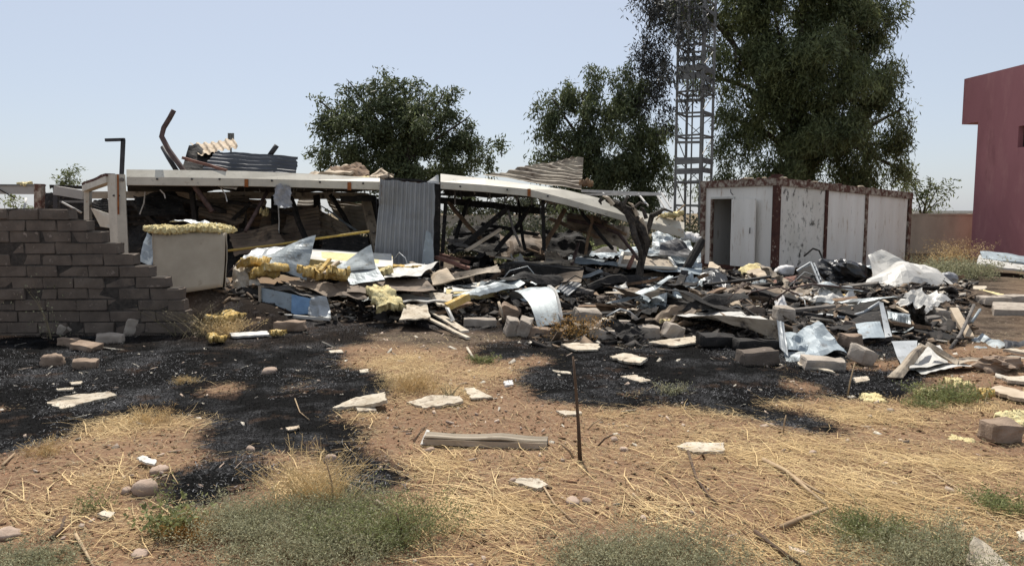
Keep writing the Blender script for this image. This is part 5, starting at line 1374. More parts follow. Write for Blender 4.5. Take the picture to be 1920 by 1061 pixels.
block('dark block at the mouth of the hollow under the bent sheet, lower of two', 1420, 682, (.4, .24, .16), (0, -.05, .1), 'wallblock', seed=168, group=G3)
block('dark slab leaning at the left of the hollow under the bent sheet', 1345, 650, (.46, .24, .13), (.1, .1, .25), 'char', seed=169, group=G3)  # hollow's shadow put into the colour: near-black instead of concrete
block('large dusty flat block lying before the crumpled blue fan', 1546, 692, (.44, .25, .12), (.03, .06, -.12), 'concrete', seed=170, group=G3, broken=.08)
block('brown brick-shaped block right of the crumpled blue fan', 1594, 650, (.22, .2, .16), (0, 0, .3), 'brownblock', seed=171, group=G3)
block('round-edged block with pale end right of the large flat block', 1618, 684, (.26, .2, .17), (.2, .3, .5), 'concrete', seed=172, group=G3, broken=.1)
block('grey block with smooth top on the right heap behind the fan', 1496, 566, (.42, .22, .17), (0, .05, .1), 'concrete', seed=173, group=G3)
block('dark grey block below the white rag on the right heap', 1468, 604, (.26, .2, .2), (.1, .1, .2), 'concrete', seed=174, group=G3)
block('broken block lying in the open rubble right of the grey sheets', 1765, 600, (.34, .24, .16), (.1, .15, .2), 'concrete', seed=175, group=G3, broken=.1)
sheet('sheet_metal', 'black scorched sheet with bright curled rim on the right heap', 'metal sheet', [(1490, 604, 10.4), (1650, 566, 9.9), (1662, 628, 9.0), (1520, 616, 9.4)], 'char', 16, 10, crumple=.07, ck=1.6, seed=176)
rod('rolled_rim', 'bright rolled rim along the black scorched sheet', 'metal strip', [(1495, 598, 10.3), (1540, 590, 10.1), (1585, 596, 9.9), (1620, 586, 9.8), (1650, 567, 9.7)], .025, 'galvlight', 6)
sheet('sheet_metal', 'stiff pale strip standing upright at the end of the black scorched sheet', 'metal strip', [(1648, 566, 9.6), (1656, 568, 9.6), (1673, 630, 8.9), (1660, 632, 8.9)], 'galvlight', 3, 8, crumple=.015, seed=177)
sheet('sheet_metal', 'pale shaded sheet below the stiff strip', 'metal sheet', [(1604, 606, 9.3), (1650, 604, 9.2), (1660, 632, 8.8), (1612, 636, 8.8)], 'bluesheet', 8, 6, crumple=.03, seed=178)
sheet('sheet_metal', 'grey folded sheet right of the stiff pale strip', 'metal sheet', [(1662, 590, 9.9), (1706, 592, 9.9), (1712, 622, 9.3), (1672, 628, 9.2)], 'galv', 10, 8, crumple=.08, ck=2.5, seed=179)
bar('plank', 'weathered plank lying across the rubble behind the grey folded sheet', 'plank', (1672, 566, 11.6), (1724, 588, 10.9), .14, .05, 'wood', seed=180)
bar('plank', 'thin pale lath lying left of the weathered plank', 'lath', (1655, 563, 11.2), (1712, 592, 10.4), .05, .03, 'board', seed=181)
sheet('rag', 'white rag caught on the right heap', 'rag', [(1452, 566, 10.8), (1468, 554, 10.9), (1478, 572, 10.6), (1456, 580, 10.5)], 'cloth', 10, 8, crumple=.06, ck=7, seed=182)
sheet('broken_board', 'tan pointed board shard poking up on the right heap', 'board', [(1366, 552, 11.0), (1376, 548, 11.0), (1392, 574, 10.6), (1352, 568, 10.7)], 'board', 8, 6, crumple=.02, seed=183, thick=.015)
sheet('broken_board', 'grey-white flat board behind the long bent sheet', 'board', [(1316, 574, 11.4), (1382, 574, 11.3), (1384, 586, 10.8), (1320, 586, 10.9)], 'ash', 10, 5, crumple=.03, seed=184, thick=.02)
block('mossy yellow-green foam slab on the rubble before the black plastic', 1560, 560, (.5, .25, .08), (0, 0, .05), 'foam', seed=185, name='foam_slab', cat='foam')

# objects in front of the container
V, F = lump(P(1588, 522, 14.8), (.52, .45, .34), 191, 40, 24, .5, .5, (0, .1, .2), .12)
tag(mk('burnt_mattress', V, F, 'blackplastic'), 'crumpled black burnt plastic mass in front of the second container panel', 'burnt mass')
sheet('plastic_film', 'white film draped over the top of the black burnt mass', 'plastic film', [(1560, 488, 15.1), (1610, 494, 15.0), (1624, 508, 14.6), (1570, 494, 14.6)], 'cloth', 12, 6, crumple=.06, ck=5, seed=192)
hf = empty('burnt_appliance', P(1512, 545, 14.0), 'charred appliance casing with bare metal frame before the scorched container panel', 'appliance')
V, F = grid_sheet([P(1496, 505, 14.4), P(1524, 496, 14.4), P(1536, 544, 13.7), P(1506, 546, 13.7)], 10, 8, crumple=.04, seed=193, thick=.25); mk('casing', V, F, 'char', hf)
for a, b in (((1520, 492, 14.2), (1538, 536, 13.6)), ((1538, 536, 13.6), (1520, 546, 13.5)), ((1526, 494, 14.4), (1542, 534, 13.8)), ((1494, 508, 14.1), (1520, 492, 14.2))):
    V, F = beam(P(*a), P(*b), .03, .03, seg=3, jit=.005); mk('frame_bar', V, F, 'galvlight', hf)
for k in range(5):
    V, F = beam(P(1523 + k * 4, 500 + k * 8.5, 14.1 - k * .12), P(1528 + k * 4, 500 + k * 8.2, 14.3 - k * .12), .02, .02); mk('frame_rung', V, F, 'galvlight', hf)
V, F = lump(P(1472, 508, 15.4), (.2, .18, .13), 194, 20, 12, .4, .3); tag(mk('cloth_bundle', V, F, 'cloth', None, True), 'white cloth bundle at the foot of the rusty corner post', 'bundle')
sheet('insulation_sheet', 'yellowish torn insulation sheet leaning below the open door', 'insulation', [(1384, 500, 16.2), (1420, 494, 16.4), (1446, 508, 15.6), (1400, 522, 15.2)], 'palefoam', 14, 10, crumple=.09, ck=3, seed=195, thick=.03, ragged=.08)
sheet('broken_board', 'tan board leaning before the yellowish insulation sheet', 'board', [(1400, 508, 15.4), (1440, 502, 15.4), (1436, 524, 14.8), (1396, 524, 14.8)], 'board', 10, 6, crumple=.04, seed=196, thick=.02)
sheet('broken_board', 'grubby board propped inside the container doorway', 'board', [(1330, 492, 18.4), (1350, 500, 18.0), (1356, 516, 17.2), (1326, 508, 17.6)], 'board', 8, 6, crumple=.05, seed=197, thick=.02)
rod('charred_tangle', 'bent charred wire arching before the scorched container panel', 'wire', [(1508, 480, 15.2), (1524, 466, 15.4), (1536, 470, 15.4), (1546, 492, 15.2), (1556, 506, 15.0)], .02, 'char', 6)
sheet('charred_cloth', 'dark brown charred cover humped left of the charred appliance', 'charred cover', [(1450, 526, 14.6), (1492, 516, 14.6), (1500, 544, 13.9), (1446, 548, 13.8)], 'redwood', 12, 8, crumple=.07, ck=2.5, seed=198, sag=.1)
sheet('charred_cloth', 'black charred cover slumped at the container door foot', 'charred cover', [(1312, 508, 15.2), (1345, 504, 15.2), (1372, 536, 14.0), (1306, 536, 14.0)], 'blackplastic', 12, 8, crumple=.08, ck=2.5, seed=199, sag=.12)
bar('charred_beam', 'long charred timber lying before the tan boards at the door', 'timber', (1360, 518, 14.6), (1432, 542, 13.6), .09, .07, 'char', seed=200)
bar('charred_beam', 'thin charred batten stretching right across the rubble before the container', 'timber', (1400, 536, 13.6), (1500, 548, 13.2), .07, .05, 'char', seed=201)
bar('charred_beam', 'grey weathered batten lying before the charred appliance', 'timber', (1390, 562, 12.4), (1462, 552, 12.6), .06, .04, 'ash', seed=202)

# big white crumpled sheets
sheet('sheet_metal', 'white sheet flap rearing up behind the biggest crumpled white sheet', 'metal sheet', [(1628, 476, 14.9), (1652, 470, 15.0), (1738, 508, 14.3), (1638, 524, 14.0)], 'whitesheet', 12, 9, crumple=.09, ck=1.0, seed=211, sag=-.12)
sheet('sheet_metal', 'biggest crumpled white sheet slumped in front of the last container panel', 'metal sheet', [(1636, 512, 14.2), (1716, 494, 14.4), (1800, 536, 13.2), (1612, 560, 12.7)], 'whitesheet', 14, 10, crumple=.13, ck=1.1, seed=212, sag=.3)
sheet('sheet_metal', 'tan underside flap of the biggest crumpled white sheet near the ground', 'metal sheet', [(1672, 552, 13.2), (1782, 538, 13.2), (1772, 560, 12.7), (1680, 572, 12.6)], 'tansheet', 14, 6, crumple=.06, seed=213)
scrap('small white flake beside the green bush at right', [(1822, 536), (1850, 536), (1848, 542), (1824, 542)], mat='plaster', seed=214)
foam('strip of pale yellow insulation on bare ground at the right edge', 1880, 556, (.5, .3, .05), 215, 'palefoam')
V, F = lump(P(1778, 522, 14.6), (.16, .12, .12), 216, 18, 10, .4, .4); tag(mk('crumpled_bag', V, F, 'plastic'), 'crumpled grey bag right of the biggest white sheet', 'bag')

# lower right
sheet('sheet_metal', 'clean white triangular sheet scrap lying at lower right heap edge', 'metal sheet', [(1671, 640, 8.55), (1720, 639, 8.55), (1716, 690, 7.35), (1692, 690, 7.35)], 'galvlight', 8, 8, crumple=.02, seed=221)
sheet('sheet_metal', 'white dented sheet right of the clean triangular scrap', 'metal sheet', [(1722, 642, 8.50), (1762, 650, 8.30), (1782, 684, 7.50), (1704, 694, 7.20)], 'whitesheet', 12, 10, crumple=.05, ck=2, seed=222)
sheet('twisted_strip', 'tan twisted metal strip rising over the white dented sheet', 'metal strip', [(1726, 642, 7.90), (1742, 646, 7.90), (1694, 706, 7.05), (1662, 708, 7.00)], 'tansheet', 5, 12, crumple=.03, seed=223, sag=.06)
sheet('twisted_strip', 'long tan strip sagging right from the top of the twisted strip', 'metal strip', [(1738, 642, 7.80), (1800, 672, 7.60), (1796, 682, 7.50), (1734, 648, 7.70)], 'tansheet', 12, 4, crumple=.03, seed=224, sag=-.05)
sheet('twisted_strip', 'flat tan strip running to the right edge below the slanting stakes', 'metal strip', [(1798, 672, 7.65), (1925, 664, 7.75), (1925, 676, 7.45), (1796, 682, 7.55)], 'tansheet', 14, 4, crumple=.04, seed=225)
sheet('sheet_metal', 'pale sheet edge lying low under the long tan strip', 'metal sheet', [(1712, 690, 7.45), (1800, 676, 7.65), (1830, 684, 7.45), (1728, 700, 7.15)], 'whitesheet', 12, 5, crumple=.03, seed=226)
V, F = lump(G(1872, 694) + Vector((0, 0, .06)), (.24, .15, .09), 227, 22, 12, .7, .3, (0, 0, .2), .25); tag(mk('earth_clod', V, F, 'brownblock'), 'brown clod of earth and debris at the right edge', 'clod')
sheet('sheet_metal', 'dark grey triangular sheet at the right side of the rubble', 'metal sheet', [(1818, 640, 9.2), (1842, 624, 9.4), (1892, 652, 8.8), (1826, 660, 8.6)], 'galv', 12, 8, crumple=.05, seed=228)
sheet('sheet_metal', 'dark crumpled sheet at the very right edge of the rubble', 'metal sheet', [(1880, 640, 9.1), (1930, 634, 9.2), (1930, 660, 8.7), (1884, 656, 8.7)], 'darkmetal', 10, 8, crumple=.07, seed=229)
rod('slanting_stake', 'pale stake slanting up to the right beside the dark triangular sheet', 'stake', [G(1782, 654), (1800, 628, 9.0), (1814, 600, 9.3), (1826, 572, 9.6)], .022, 'ash', 6)
bar('twisted_plank', 'tan plank crossing the pale slanting stake', 'plank', (1788, 578, 9.8), (1818, 632, 9.1), .10, .03, 'board', seed=230)
rod('slanting_stake', 'second thinner stake leaning behind the crossed plank', 'stake', [(1822, 604, 9.2), (1838, 580, 9.4)], .018, 'galv', 6)
bar('plank', 'pale plank lying along the right edge below the dark sheet', 'plank', G(1886, 664, .05), G(1940, 672, .05), .14, .03, 'plaster', seed=231)
scrap('cream board with dark burnt edge at the right edge', [(1850, 728), (1876, 722), (1940, 738), (1940, 750), (1900, 744)], .03, 'board', seed=232, lifts=[.08] * 5)
scrap('second cream board just above the one at the right edge', [(1878, 706), (1935, 704), (1935, 716), (1890, 712)], .03, 'plaster', seed=233, lifts=[.07] * 4)
foam('pale insulation wad behind the bright green bush at lower right', 1796, 722, (.11, .08, .06), 234, 'palefoam')
foam('small pale insulation wad left of the bright green bush', 1732, 748, (.07, .05, .05), 235, 'palefoam')
foam('orange-yellow insulation wad right of the bright green bush', 1840, 748, (.07, .06, .05), 236, 'foam')
foam('flat pale insulation flake at the burnt edge left of the bright green bush', 1634, 748, (.14, .08, .02), 237, 'palefoam')
foam('pale torn insulation flake on straw left of the heavy weathered block', 1802, 824, (.07, .06, .02), 238, 'palefoam')
foam('pale insulation slab partly behind the heavy weathered block', 1912, 792, (.14, .1, .06), 239, 'palefoam')
V, F = block_mesh(.25, .2, .16, 240, .02)
bk = block('heavy weathered block alone on the straw near the right edge', 1877, 826, (.215, .18, .15), (.02, .03, .12), 'brownblock', seed=240)
bush('bright green bush on the straw edge at lower right', 1775, 752, .42, .22, 130, (.03, .008), 'weedbright', 241, leaves=26, lay=.8)
bush('small green tuft left below the bright green bush', 1730, 762, .2, .13, 60, (.025, .007), 'weedbright', 242, leaves=18, lay=.8)
bush('small fresh green tuft at the end of the black burnt patch in the middle', 908, 680, .2, .14, 50, (.03, .009), 'weedbright', 243, leaves=16, lay=.7)
bush('small dry grey-green weed on the burnt patch near the straw', 1255, 738, .26, .16, 40, (.02, .007), 'weed', 244, leaves=14, lay=.7)

# ------------------------------------------------------------------ scraps lying on the ground
scrap('longest white board splinter lying on black ash at left', [(88, 753), (120, 742), (204, 733), (219, 740), (170, 752), (118, 766)], .03, 'plaster', seed=250, lifts=[.03, .08, .09, .06, .03, .02])
scrap('thin dark-edged splinter just above the longest left splinter', [(105, 728), (138, 726), (136, 730), (108, 731)], .015, 'plaster', seed=251)
scrap('tiny white chip above the thin splinter on the left ash', [(131, 716), (154, 714), (152, 719), (133, 720)], .015, 'plaster', seed=252)
scrap('wedge-shaped white board splinter where black ash meets straw, left of centre', [(623, 764), (668, 744), (722, 734), (724, 750), (680, 760)], .03, 'plaster', seed=253, lifts=[.02, .06, .12, .10, .05])
scrap('small white chip below the wedge-shaped splinter', [(666, 762), (700, 758), (706, 768), (672, 770)], .02, 'plaster', seed=254)
scrap('broad white board scrap lying in straw right of the wedge-shaped splinter', [(762, 754), (810, 740), (862, 742), (869, 751), (800, 764)], .02, 'plaster', seed=255, lifts=[.02, .05, .06, .05, .02])
scrap('pale rhombus of board right of the broad white scrap', [(871, 727), (890, 726), (924, 744), (884, 746)], .015, 'plaster', seed=256)
scrap('small crumpled white paper in the middle of the bare earth', [(944, 714), (960, 712), (962, 720), (948, 722)], .02, 'cloth', seed=257)
scrap('thin white sliver beside the upright stick on the right burnt patch', [(1036, 693), (1070, 697), (1072, 701), (1040, 697)], .012, 'plaster', seed=258)
scrap('pale sliver lying on straw left of the upright stick', [(1042, 769), (1088, 770), (1092, 774), (1060, 778)], .015, 'plaster', seed=259)
scrap('small arrow-shaped pale board in the foreground dirt', [(958, 900), (975, 895), (1008, 896), (1028, 907), (1008, 915)], .02, 'plaster', seed=260, lifts=[.02, .04, .04, .03, .03])
scrap('oblong pale board lying alone right of centre on bare earth', [(1268, 835), (1290, 828), (1358, 829), (1357, 845), (1300, 847)], .025, 'plaster', seed=261, lifts=[.02, .05, .06, .04, .03])
scrap('long white scrap at the front edge of the rubble right of the dry bush', [(1052, 645), (1078, 642), (1124, 644), (1122, 655), (1080, 656)], .02, 'plaster', seed=262, lifts=[.05] * 5)
scrap('white board with torn corner on the right burnt patch', [(1143, 668), (1170, 661), (1214, 671), (1200, 680), (1168, 676)], .025, 'plaster', seed=263, lifts=[.05, .09, .10, .08, .05])
sheet('torn_corner', 'ragged pale fibre hanging from the torn white board', 'board scrap', [(1186, 676, 8.15), (1202, 676, 8.1), (1204, 690, 7.9), (1186, 690, 7.9)], 'board', 6, 5, crumple=.02, seed=264)
scrap('thin white sliver right of the torn white board', [(1163, 705), (1190, 702), (1220, 713), (1200, 716)], .015, 'plaster', seed=265)
scrap('pale flake between blocks left of the dark hollow', [(1216, 641), (1260, 634), (1306, 630), (1304, 642), (1262, 648)], .02, 'plaster', seed=266, lifts=[.05] * 5)
scrap('thin white curl at the foot of the large dusty block', [(1496, 678), (1560, 694), (1566, 698), (1498, 684)], .015, 'plaster', seed=267, lifts=[.05] * 4)
scrap('white flake lying near the twisted strip', [(1600, 708), (1626, 704), (1630, 712), (1604, 717)], .02, 'plaster', seed=268)
scrap('two-tone sliver of board left of the wedge on the ash', [(535, 801), (560, 797), (562, 801), (540, 806)], .012, 'board', seed=269)
scrap('white sliver at the upper left edge of the straw patch', [(616, 657), (640, 655), (644, 660), (620, 661)], .015, 'plaster', seed=270)
scrap('small white chip beside the black ash in mid left', [(674, 693), (690, 691), (691, 697), (676, 698)], .015, 'plaster', seed=271)
scrap('white metal offcut tilted over stones in the lower left', [(256, 858), (268, 853), (294, 862), (290, 870), (272, 866)], .012, 'white', seed=272, lifts=[.05, .06, .05, .04, .05])
scrap('pale flat chip in straw at lower left', [(182, 962), (196, 956), (216, 960), (206, 970)], .02, 'plaster', seed=273)
scrap('white board shard pointing up at the bottom right corner', [(1826, 1004), (1840, 1012), (1900, 1064), (1870, 1090), (1812, 1056)], .02, 'plaster', seed=274, lifts=[.16, .13, .05, .03, .05])
scrap('small pale flake at the right edge above the bottom corner', [(1906, 996), (1925, 990), (1930, 1010), (1912, 1012)], .02, 'plaster', seed=275)
ch = empty('metal_channel', G(905, 842), 'long dull metal channel lying flat on bare earth in mid foreground', 'metal channel')
a, b = G(797, 833, .035), G(1026, 838, .022)
d_, s_, u_ = frame(b - a)
V, F = grid_sheet([a + s_ * -.05 + u_ * .035, b + s_ * -.045 + u_ * .03, b + s_ * .045 + u_ * .02, a + s_ * .05 + u_ * .03], 16, 8, corr=(.018, .05, 'v'), crumple=.012, seed=276); mk('top_face', V, F, 'boxface', ch)
V, F = beam(a + s_ * .055, b + s_ * .05, .006, .04, seg=6, jit=.003); mk('front_flange', V, F, 'board', ch)
V, F = beam(a - s_ * .055, b - s_ * .05, .006, .06, seg=6, jit=.003); mk('rear_flange', V, F, 'whitesheet', ch)
V, F = poly_slab([G(788, 838, .02), G(800, 820, .06), G(806, 822, .06), G(797, 838, .03)], .008, 1, 2, .002); mk('folded_end', V, F, 'whitesheet', ch)

# ------------------------------------------------------------------ sticks
rod('upright_stick', 'dark bare stick standing upright in mid foreground', 'stick', [G(1088, 864), G(1088, 862, .22) + Vector((-.012, .02, .0)), G(1088, 862, .48) + Vector((-.03, .05, 0)), G(1088, 862, .66) + Vector((-.045, .08, 0))], [.015, .011, .009, .006], 'darkstick', 7, rough=.12)
SK = [('long curved brown stem lying below the oblong pale board', [(1290, 850), (1305, 900), (1328, 935), (1345, 950)], .009, 'darkstick'),
      ('thickest pale branch lying in straw at lower right', [(1430, 868), (1470, 888), (1510, 915), (1545, 935)], .014, 'stick'),
      ('second pale branch just below the thickest one', [(1484, 897), (1515, 925), (1548, 953)], .012, 'stick'),
      ('straight pale cane pointing up to the right in the lower right straw', [(1464, 996), (1500, 980), (1551, 960)], .013, 'stick'),
      ('brown cane crossing the straw at the bottom right of centre', [(1415, 1003), (1455, 1035), (1500, 1066)], .012, 'darkstick'),
      ('thin straight reed running from the small arrow-shaped board to the green weeds', [(1012, 905), (1040, 950), (1085, 990)], .006, 'stick'),
      ('grey stick leaning at the right side of the bare earth', [(1560, 912), (1600, 935), (1640, 970)], .006, 'stick'),
      ('long thin reed slanting across the straw at far right', [(1738, 886), (1820, 935), (1890, 1005)], .007, 'stick'),
      ('short dark twig right of the upright stick', [(1112, 838), (1134, 822), (1150, 814)], .007, 'darkstick'),
      ('pale split twig lying left of the upright stick foot', [(1052, 832), (1068, 846), (1080, 858)], .009, 'stick'),
      ('short brown twig upper right of the upright stick', [(1094, 806), (1112, 794), (1128, 784)], .006, 'stick'),
      ('pale twig lying over the burnt patch in mid left', [(553, 750), (562, 775), (580, 790)], .005, 'stick'),
      ('crooked brown stick at the left bottom foreground', [(96, 1016), (116, 998), (122, 975)], .011, 'darkstick'),
      ('pale cane at the bottom left pointing down', [(142, 1008), (160, 1040), (176, 1070)], .009, 'stick'),
      ('short pale stick at the left edge of the black ash', [(4, 878), (18, 864), (28, 854)], .009, 'stick'),
      ('slim pale stem in the straw tuft above the green weeds', [(612, 865), (622, 905), (628, 965)], .006, 'stick'),
      ('dark stem poking from the green weeds left of centre', [(743, 962), (752, 990), (762, 1024)], .008, 'darkstick'),
      ('grey twig on the right burnt patch edge', [(1436, 796), (1460, 806), (1490, 815)], .006, 'stick'),
      ('short upright twig in the tip of the right burnt patch', [(1468, 815), (1470, 796), (1474, 778)], .007, 'stick'),
      ('thin stem leaning beside the round-edged block', [(1588, 742), (1594, 715), (1603, 680)], .008, 'stick'),
      ('pale peeled stick beside the fresh green tuft', [(876, 656), (882, 666), (888, 676)], .016, 'plaster'),
      ('brown root-like twig left of the metal channel', [(775, 830), (788, 812), (804, 796)], .005, 'darkstick')]
for k, (lab, pts, r0, m_) in enumerate(SK):
    up_ = 'upright' in lab or 'stem leaning' in lab or 'slim pale stem' in lab or 'dark stem' in lab
    if up_:
        g0 = G(*max(pts, key=lambda q: q[1])); V_ = [P(a, b, g0.y) for a, b in sorted(pts, key=lambda q: -q[1])]
        V_[0].z -= .03
    else:
        V_ = [G(a, b, r0 * 1.1 + .008) for a, b in pts]
    rod('stick', lab, 'stick', V_, [r0, r0 * .9] + [r0 * .6] * (len(V_) - 2), m_, 6, seed=k, rough=.12)

# ------------------------------------------------------------------ stones
ST = [('large rounded pinkish stone in the lower left by the black ash', 272, 925, .075, .055), ('flat oval stone above the large rounded stone at lower left', 298, 886, .06, .03), ('small stone left of the large rounded stone', 238, 924, .035, .025),
      ('pale flat stone at the far left bottom', 14, 1006, .07, .03), ('pale pebble beside the small arrow-shaped board', 962, 905, .03, .022), ('low pale stone in the bare earth right of centre', 1074, 944, .055, .025),
      ('small stone right of the low pale stone', 1100, 942, .03, .02), ('pale pebble under the left end of the metal channel', 806, 846, .035, .02), ('small pale stone lower centre right', 1206, 973, .022, .014),
      ('brown stone in the black ash at mid left', 470, 845, .035, .025), ('dark stone in the straw at right', 1524, 852, .03, .02), ('pale stone right of the upright stick', 1152, 826, .035, .02), ('small pale stone upper right of the upright stick', 1170, 845, .03, .018),
      ('pinkish stone at the edge of the straw tuft', 620, 866, .04, .035), ('dull brown stone below the straw patch on the ash', 505, 700, .09, .045), ('flat pale stone left of centre bottom', 262, 1040, .05, .015)]
for k, (lab, px, py, a, h_) in enumerate(ST):
    V, F = lump(G(px, py) + Vector((0, 0, h_ * .45)), (a, a * .75, h_), 400 + k, 14, 9, .35, .15, (0, 0, k), .03); tag(mk('fieldstone', V, F, 'stone', None, True), lab, 'stone', 'loose fieldstones in the foreground')

# ------------------------------------------------------------------ foreground weeds and straw tufts
bush('widest grey-green weed mat at bottom left of centre', 585, 1040, .85, .26, 460, (.016, .0045), 'weed', 501, leaves=42, lay=.8, stemw=.0016)
bush('grey-green weed mat adjoining the black ash left of the straw tuft', 470, 990, .46, .24, 260, (.016, .0045), 'weed', 502, leaves=40, lay=.8, stemw=.0016)
bush('darker green weed clump at the right end of the widest mat', 720, 1010, .5, .28, 260, (.016, .005), 'weedbright', 503, leaves=40, lay=.7, stemw=.0016)
bush('grey-green weed clump above the widest mat beside the burnt strip', 640, 965, .5, .2, 220, (.016, .0045), 'weed', 504, leaves=36, lay=.8, stemw=.0016)
bush('low green weed mat at the bottom centre right', 1235, 1062, .75, .2, 420, (.015, .0042), 'weed', 505, leaves=40, lay=.8, stemw=.0016)
bush('thin green weed patch left of the bottom centre mat', 1110, 1050, .4, .12, 140, (.014, .004), 'weed', 506, leaves=26, lay=.9, stemw=.0016)
bush('wide grey-green weed mat at bottom right', 1740, 1050, .72, .2, 330, (.016, .0045), 'weed', 507, leaves=38, lay=.8, stemw=.0016)
bush('bright green weed clump left of the bottom right mat', 1625, 1000, .32, .14, 130, (.018, .005), 'weedbright', 508, leaves=34, lay=.8, stemw=.0016)
bush('small green weed clump at the right edge above the corner shard', 1878, 955, .26, .14, 90, (.018, .006), 'weedbright', 509, leaves=26, lay=.8, stemw=.0016)
bush('green weed mat in the bottom left corner', 40, 1062, .5, .12, 220, (.014, .004), 'weed', 510, leaves=36, lay=.9, stemw=.0016)
bush('dark leafy weed beside the burnt strip at lower left', 318, 1000, .16, .2, 40, (.03, .018), 'weedbright', 511, leaves=16, lay=.5, stemw=.0022)
bush('two tall green weed stalks in the burnt strip at lower left', 312, 952, .08, .2, 6, (.03, .007), 'weedbright', 512, leaves=16, lay=.15, stemw=.0025, name='weed_stalks', cat='weed')
bush('orange-brown grass tuft beside the dark leafy weed', 352, 1005, .18, .14, 110, (.03, .003), 'rustygrass', 513, leaves=14, lay=.55, stemmat='rustygrass', stemw=.0018, name='grass_tuft', cat='grass tuft')
bush('tall golden straw tuft beside the tip of the left burnt patch', 592, 950, .32, .36, 170, (.05, .003), 'straw', 514, leaves=10, lay=.4, stemmat='straw', stemw=.0026, name='straw_tuft', cat='straw tuft')
bush('short golden straw tuft at the upper edge of the lower left dirt', 85, 852, .2, .14, 60, (.04, .003), 'straw', 515, leaves=10, lay=.6, stemmat='straw', stemw=.002, name='straw_tuft', cat='straw tuft')
bush('golden straw tuft on top of the lower left dirt mound', 280, 792, .35, .16, 110, (.04, .003), 'straw', 516, leaves=8, lay=.5, stemmat='straw', stemw=.002, name='straw_tuft', cat='straw tuft')
bush('golden grass in the straw strip between the two burnt patches', 775, 730, .5, .2, 190, (.05, .003), 'straw', 517, leaves=8, lay=.4, stemmat='straw', stemw=.0026, name='straw_tuft', cat='straw tuft')
bush('isolated pale grass island inside the left burnt patch', 350, 718, .22, .1, 60, (.04, .003), 'straw', 518, leaves=8, lay=.6, stemmat='straw', stemw=.0024, name='straw_tuft', cat='straw tuft')
bush('dry weed with bare branches in front of the half-burnt straw', 848, 748, .15, .16, 20, (.012, .005), 'weed', 519, leaves=10, lay=.4, name='dry_weeds', cat='dry weeds')
bush('yellow-green seedling in the straw at lower left', 175, 958, .16, .13, 22, (.03, .006), 'weedbright', 520, leaves=10, lay=.5, stemw=.002)

# ------------------------------------------------------------------ stuff: straw, stubble, pebbles, rubble bits
rg = np.random.default_rng(99)


def blades(x, y, length, width, mat, name, label, cat, flat=True, ang=None, tilt=(0.02, .25), simple=False):
    n = len(x)
    z = hz(x, y)
    az = ang if ang is not None else rg.uniform(0, 2 * np.pi, n)
    el = rg.uniform(tilt[0], tilt[1], n) if flat else rg.uniform(.5, 1.4, n)
    d = np.stack([np.cos(az) * np.cos(el), np.sin(az) * np.cos(el), np.sin(el)], -1)
    s = np.stack([-np.sin(az), np.cos(az), np.zeros(n)], -1)
    p = np.stack([x, y, z + .006 + rg.uniform(0, .012, n)], -1)
    L_ = length[:, None]; w_ = width[:, None]
    bend = np.stack([rg.normal(0, .08, n), rg.normal(0, .08, n), -rg.uniform(0, .12, n)], -1) * L_
    m_ = p + d * L_ * .5; q = p + d * L_ + bend
    q[:, 2] = np.maximum(q[:, 2], hz(q[:, 0], q[:, 1]) + .006)
    V = np.stack([p - s * w_, p + s * w_, m_ + s * w_, m_ - s * w_, q + s * w_ * .4, q - s * w_ * .4], 1).reshape(-1, 3)
    b = np.arange(n)[:, None] * 6
    if simple:
        V = np.stack([p - s * w_, p + s * w_, q + s * w_ * .3, q - s * w_ * .3], 1).reshape(-1, 3); Fq = np.arange(n * 4).reshape(-1, 4)
    else:
        Fq = np.concatenate([b + np.array([0, 1, 2, 3]), b + np.array([3, 2, 4, 5])])
    return tag(mk(name, V, Fq, mat, loc=(0, 5, 0)), label, cat, kind='stuff')


def scatter(n, y0=3.0, y1=9.8):
    y = np.sqrt(rg.uniform(y0 ** 2, y1 ** 2, n)); x = rg.uniform(-.78, .78, n) * y + rg.normal(0, .05, n)
    return x, y


x, y = scatter(330000)
bsoft = burn_at(x + rg.normal(0, .07, len(x)), y + rg.normal(0, .09, len(x)))
pr = (straw_at(x, y) ** 1.6 + .03) * (1 - bsoft)
k = rg.uniform(0, 1, len(x)) < pr * .85
x, y = x[k], y[k]
flow = -0.75 + 1.3 * fbm(x * .8, y * .8, 90, 2) * 2
ang = np.where(rg.uniform(0, 1, len(x)) < .55, flow + rg.normal(0, .3, len(x)), rg.uniform(0, 6.28, len(x)))
ang = np.where(rg.uniform(0, 1, len(x)) < .5, ang, ang + np.pi)
blades(x, y, rg.uniform(.02, .12, len(x)) * (1 + (rg.uniform(0, 1, len(x)) < .06) * 1.6), rg.uniform(.0006, .0018, len(x)), 'straw', 'dry_straw', 'flattened golden straw strewn over the bare earth', 'straw', ang=ang)
x, y = scatter(200000, 3.0, 8.5)
k = rg.uniform(0, 1, len(x)) < (straw_at(x, y) + .05) * (1 - burn_at(x + rg.normal(0, .07, len(x)), y + rg.normal(0, .09, len(x)))) * .75
blades(x[k], y[k], rg.uniform(.008, .04, k.sum()), rg.uniform(.0008, .002, k.sum()), 'straw', 'straw_chaff', 'short broken chaff matted between the straw', 'straw', tilt=(.0, .3), simple=True)
x, y = scatter(60000)
k = (burn_at(x, y) < .5) & (straw_at(x, y) + rg.uniform(-.3, .3, len(x)) < .45)
x, y = x[k][:16000], y[k][:16000]
blades(x, y, rg.uniform(.015, .06, len(x)), rg.uniform(.001, .002, len(x)), 'weedstem', 'plant_litter', 'thin brown plant litter on the bare earth', 'litter')
x, y = scatter(230000, 3.6, 10.5)
k = burn_at(x + rg.normal(0, .045, len(x)), y + rg.normal(0, .06, len(x))) > .5
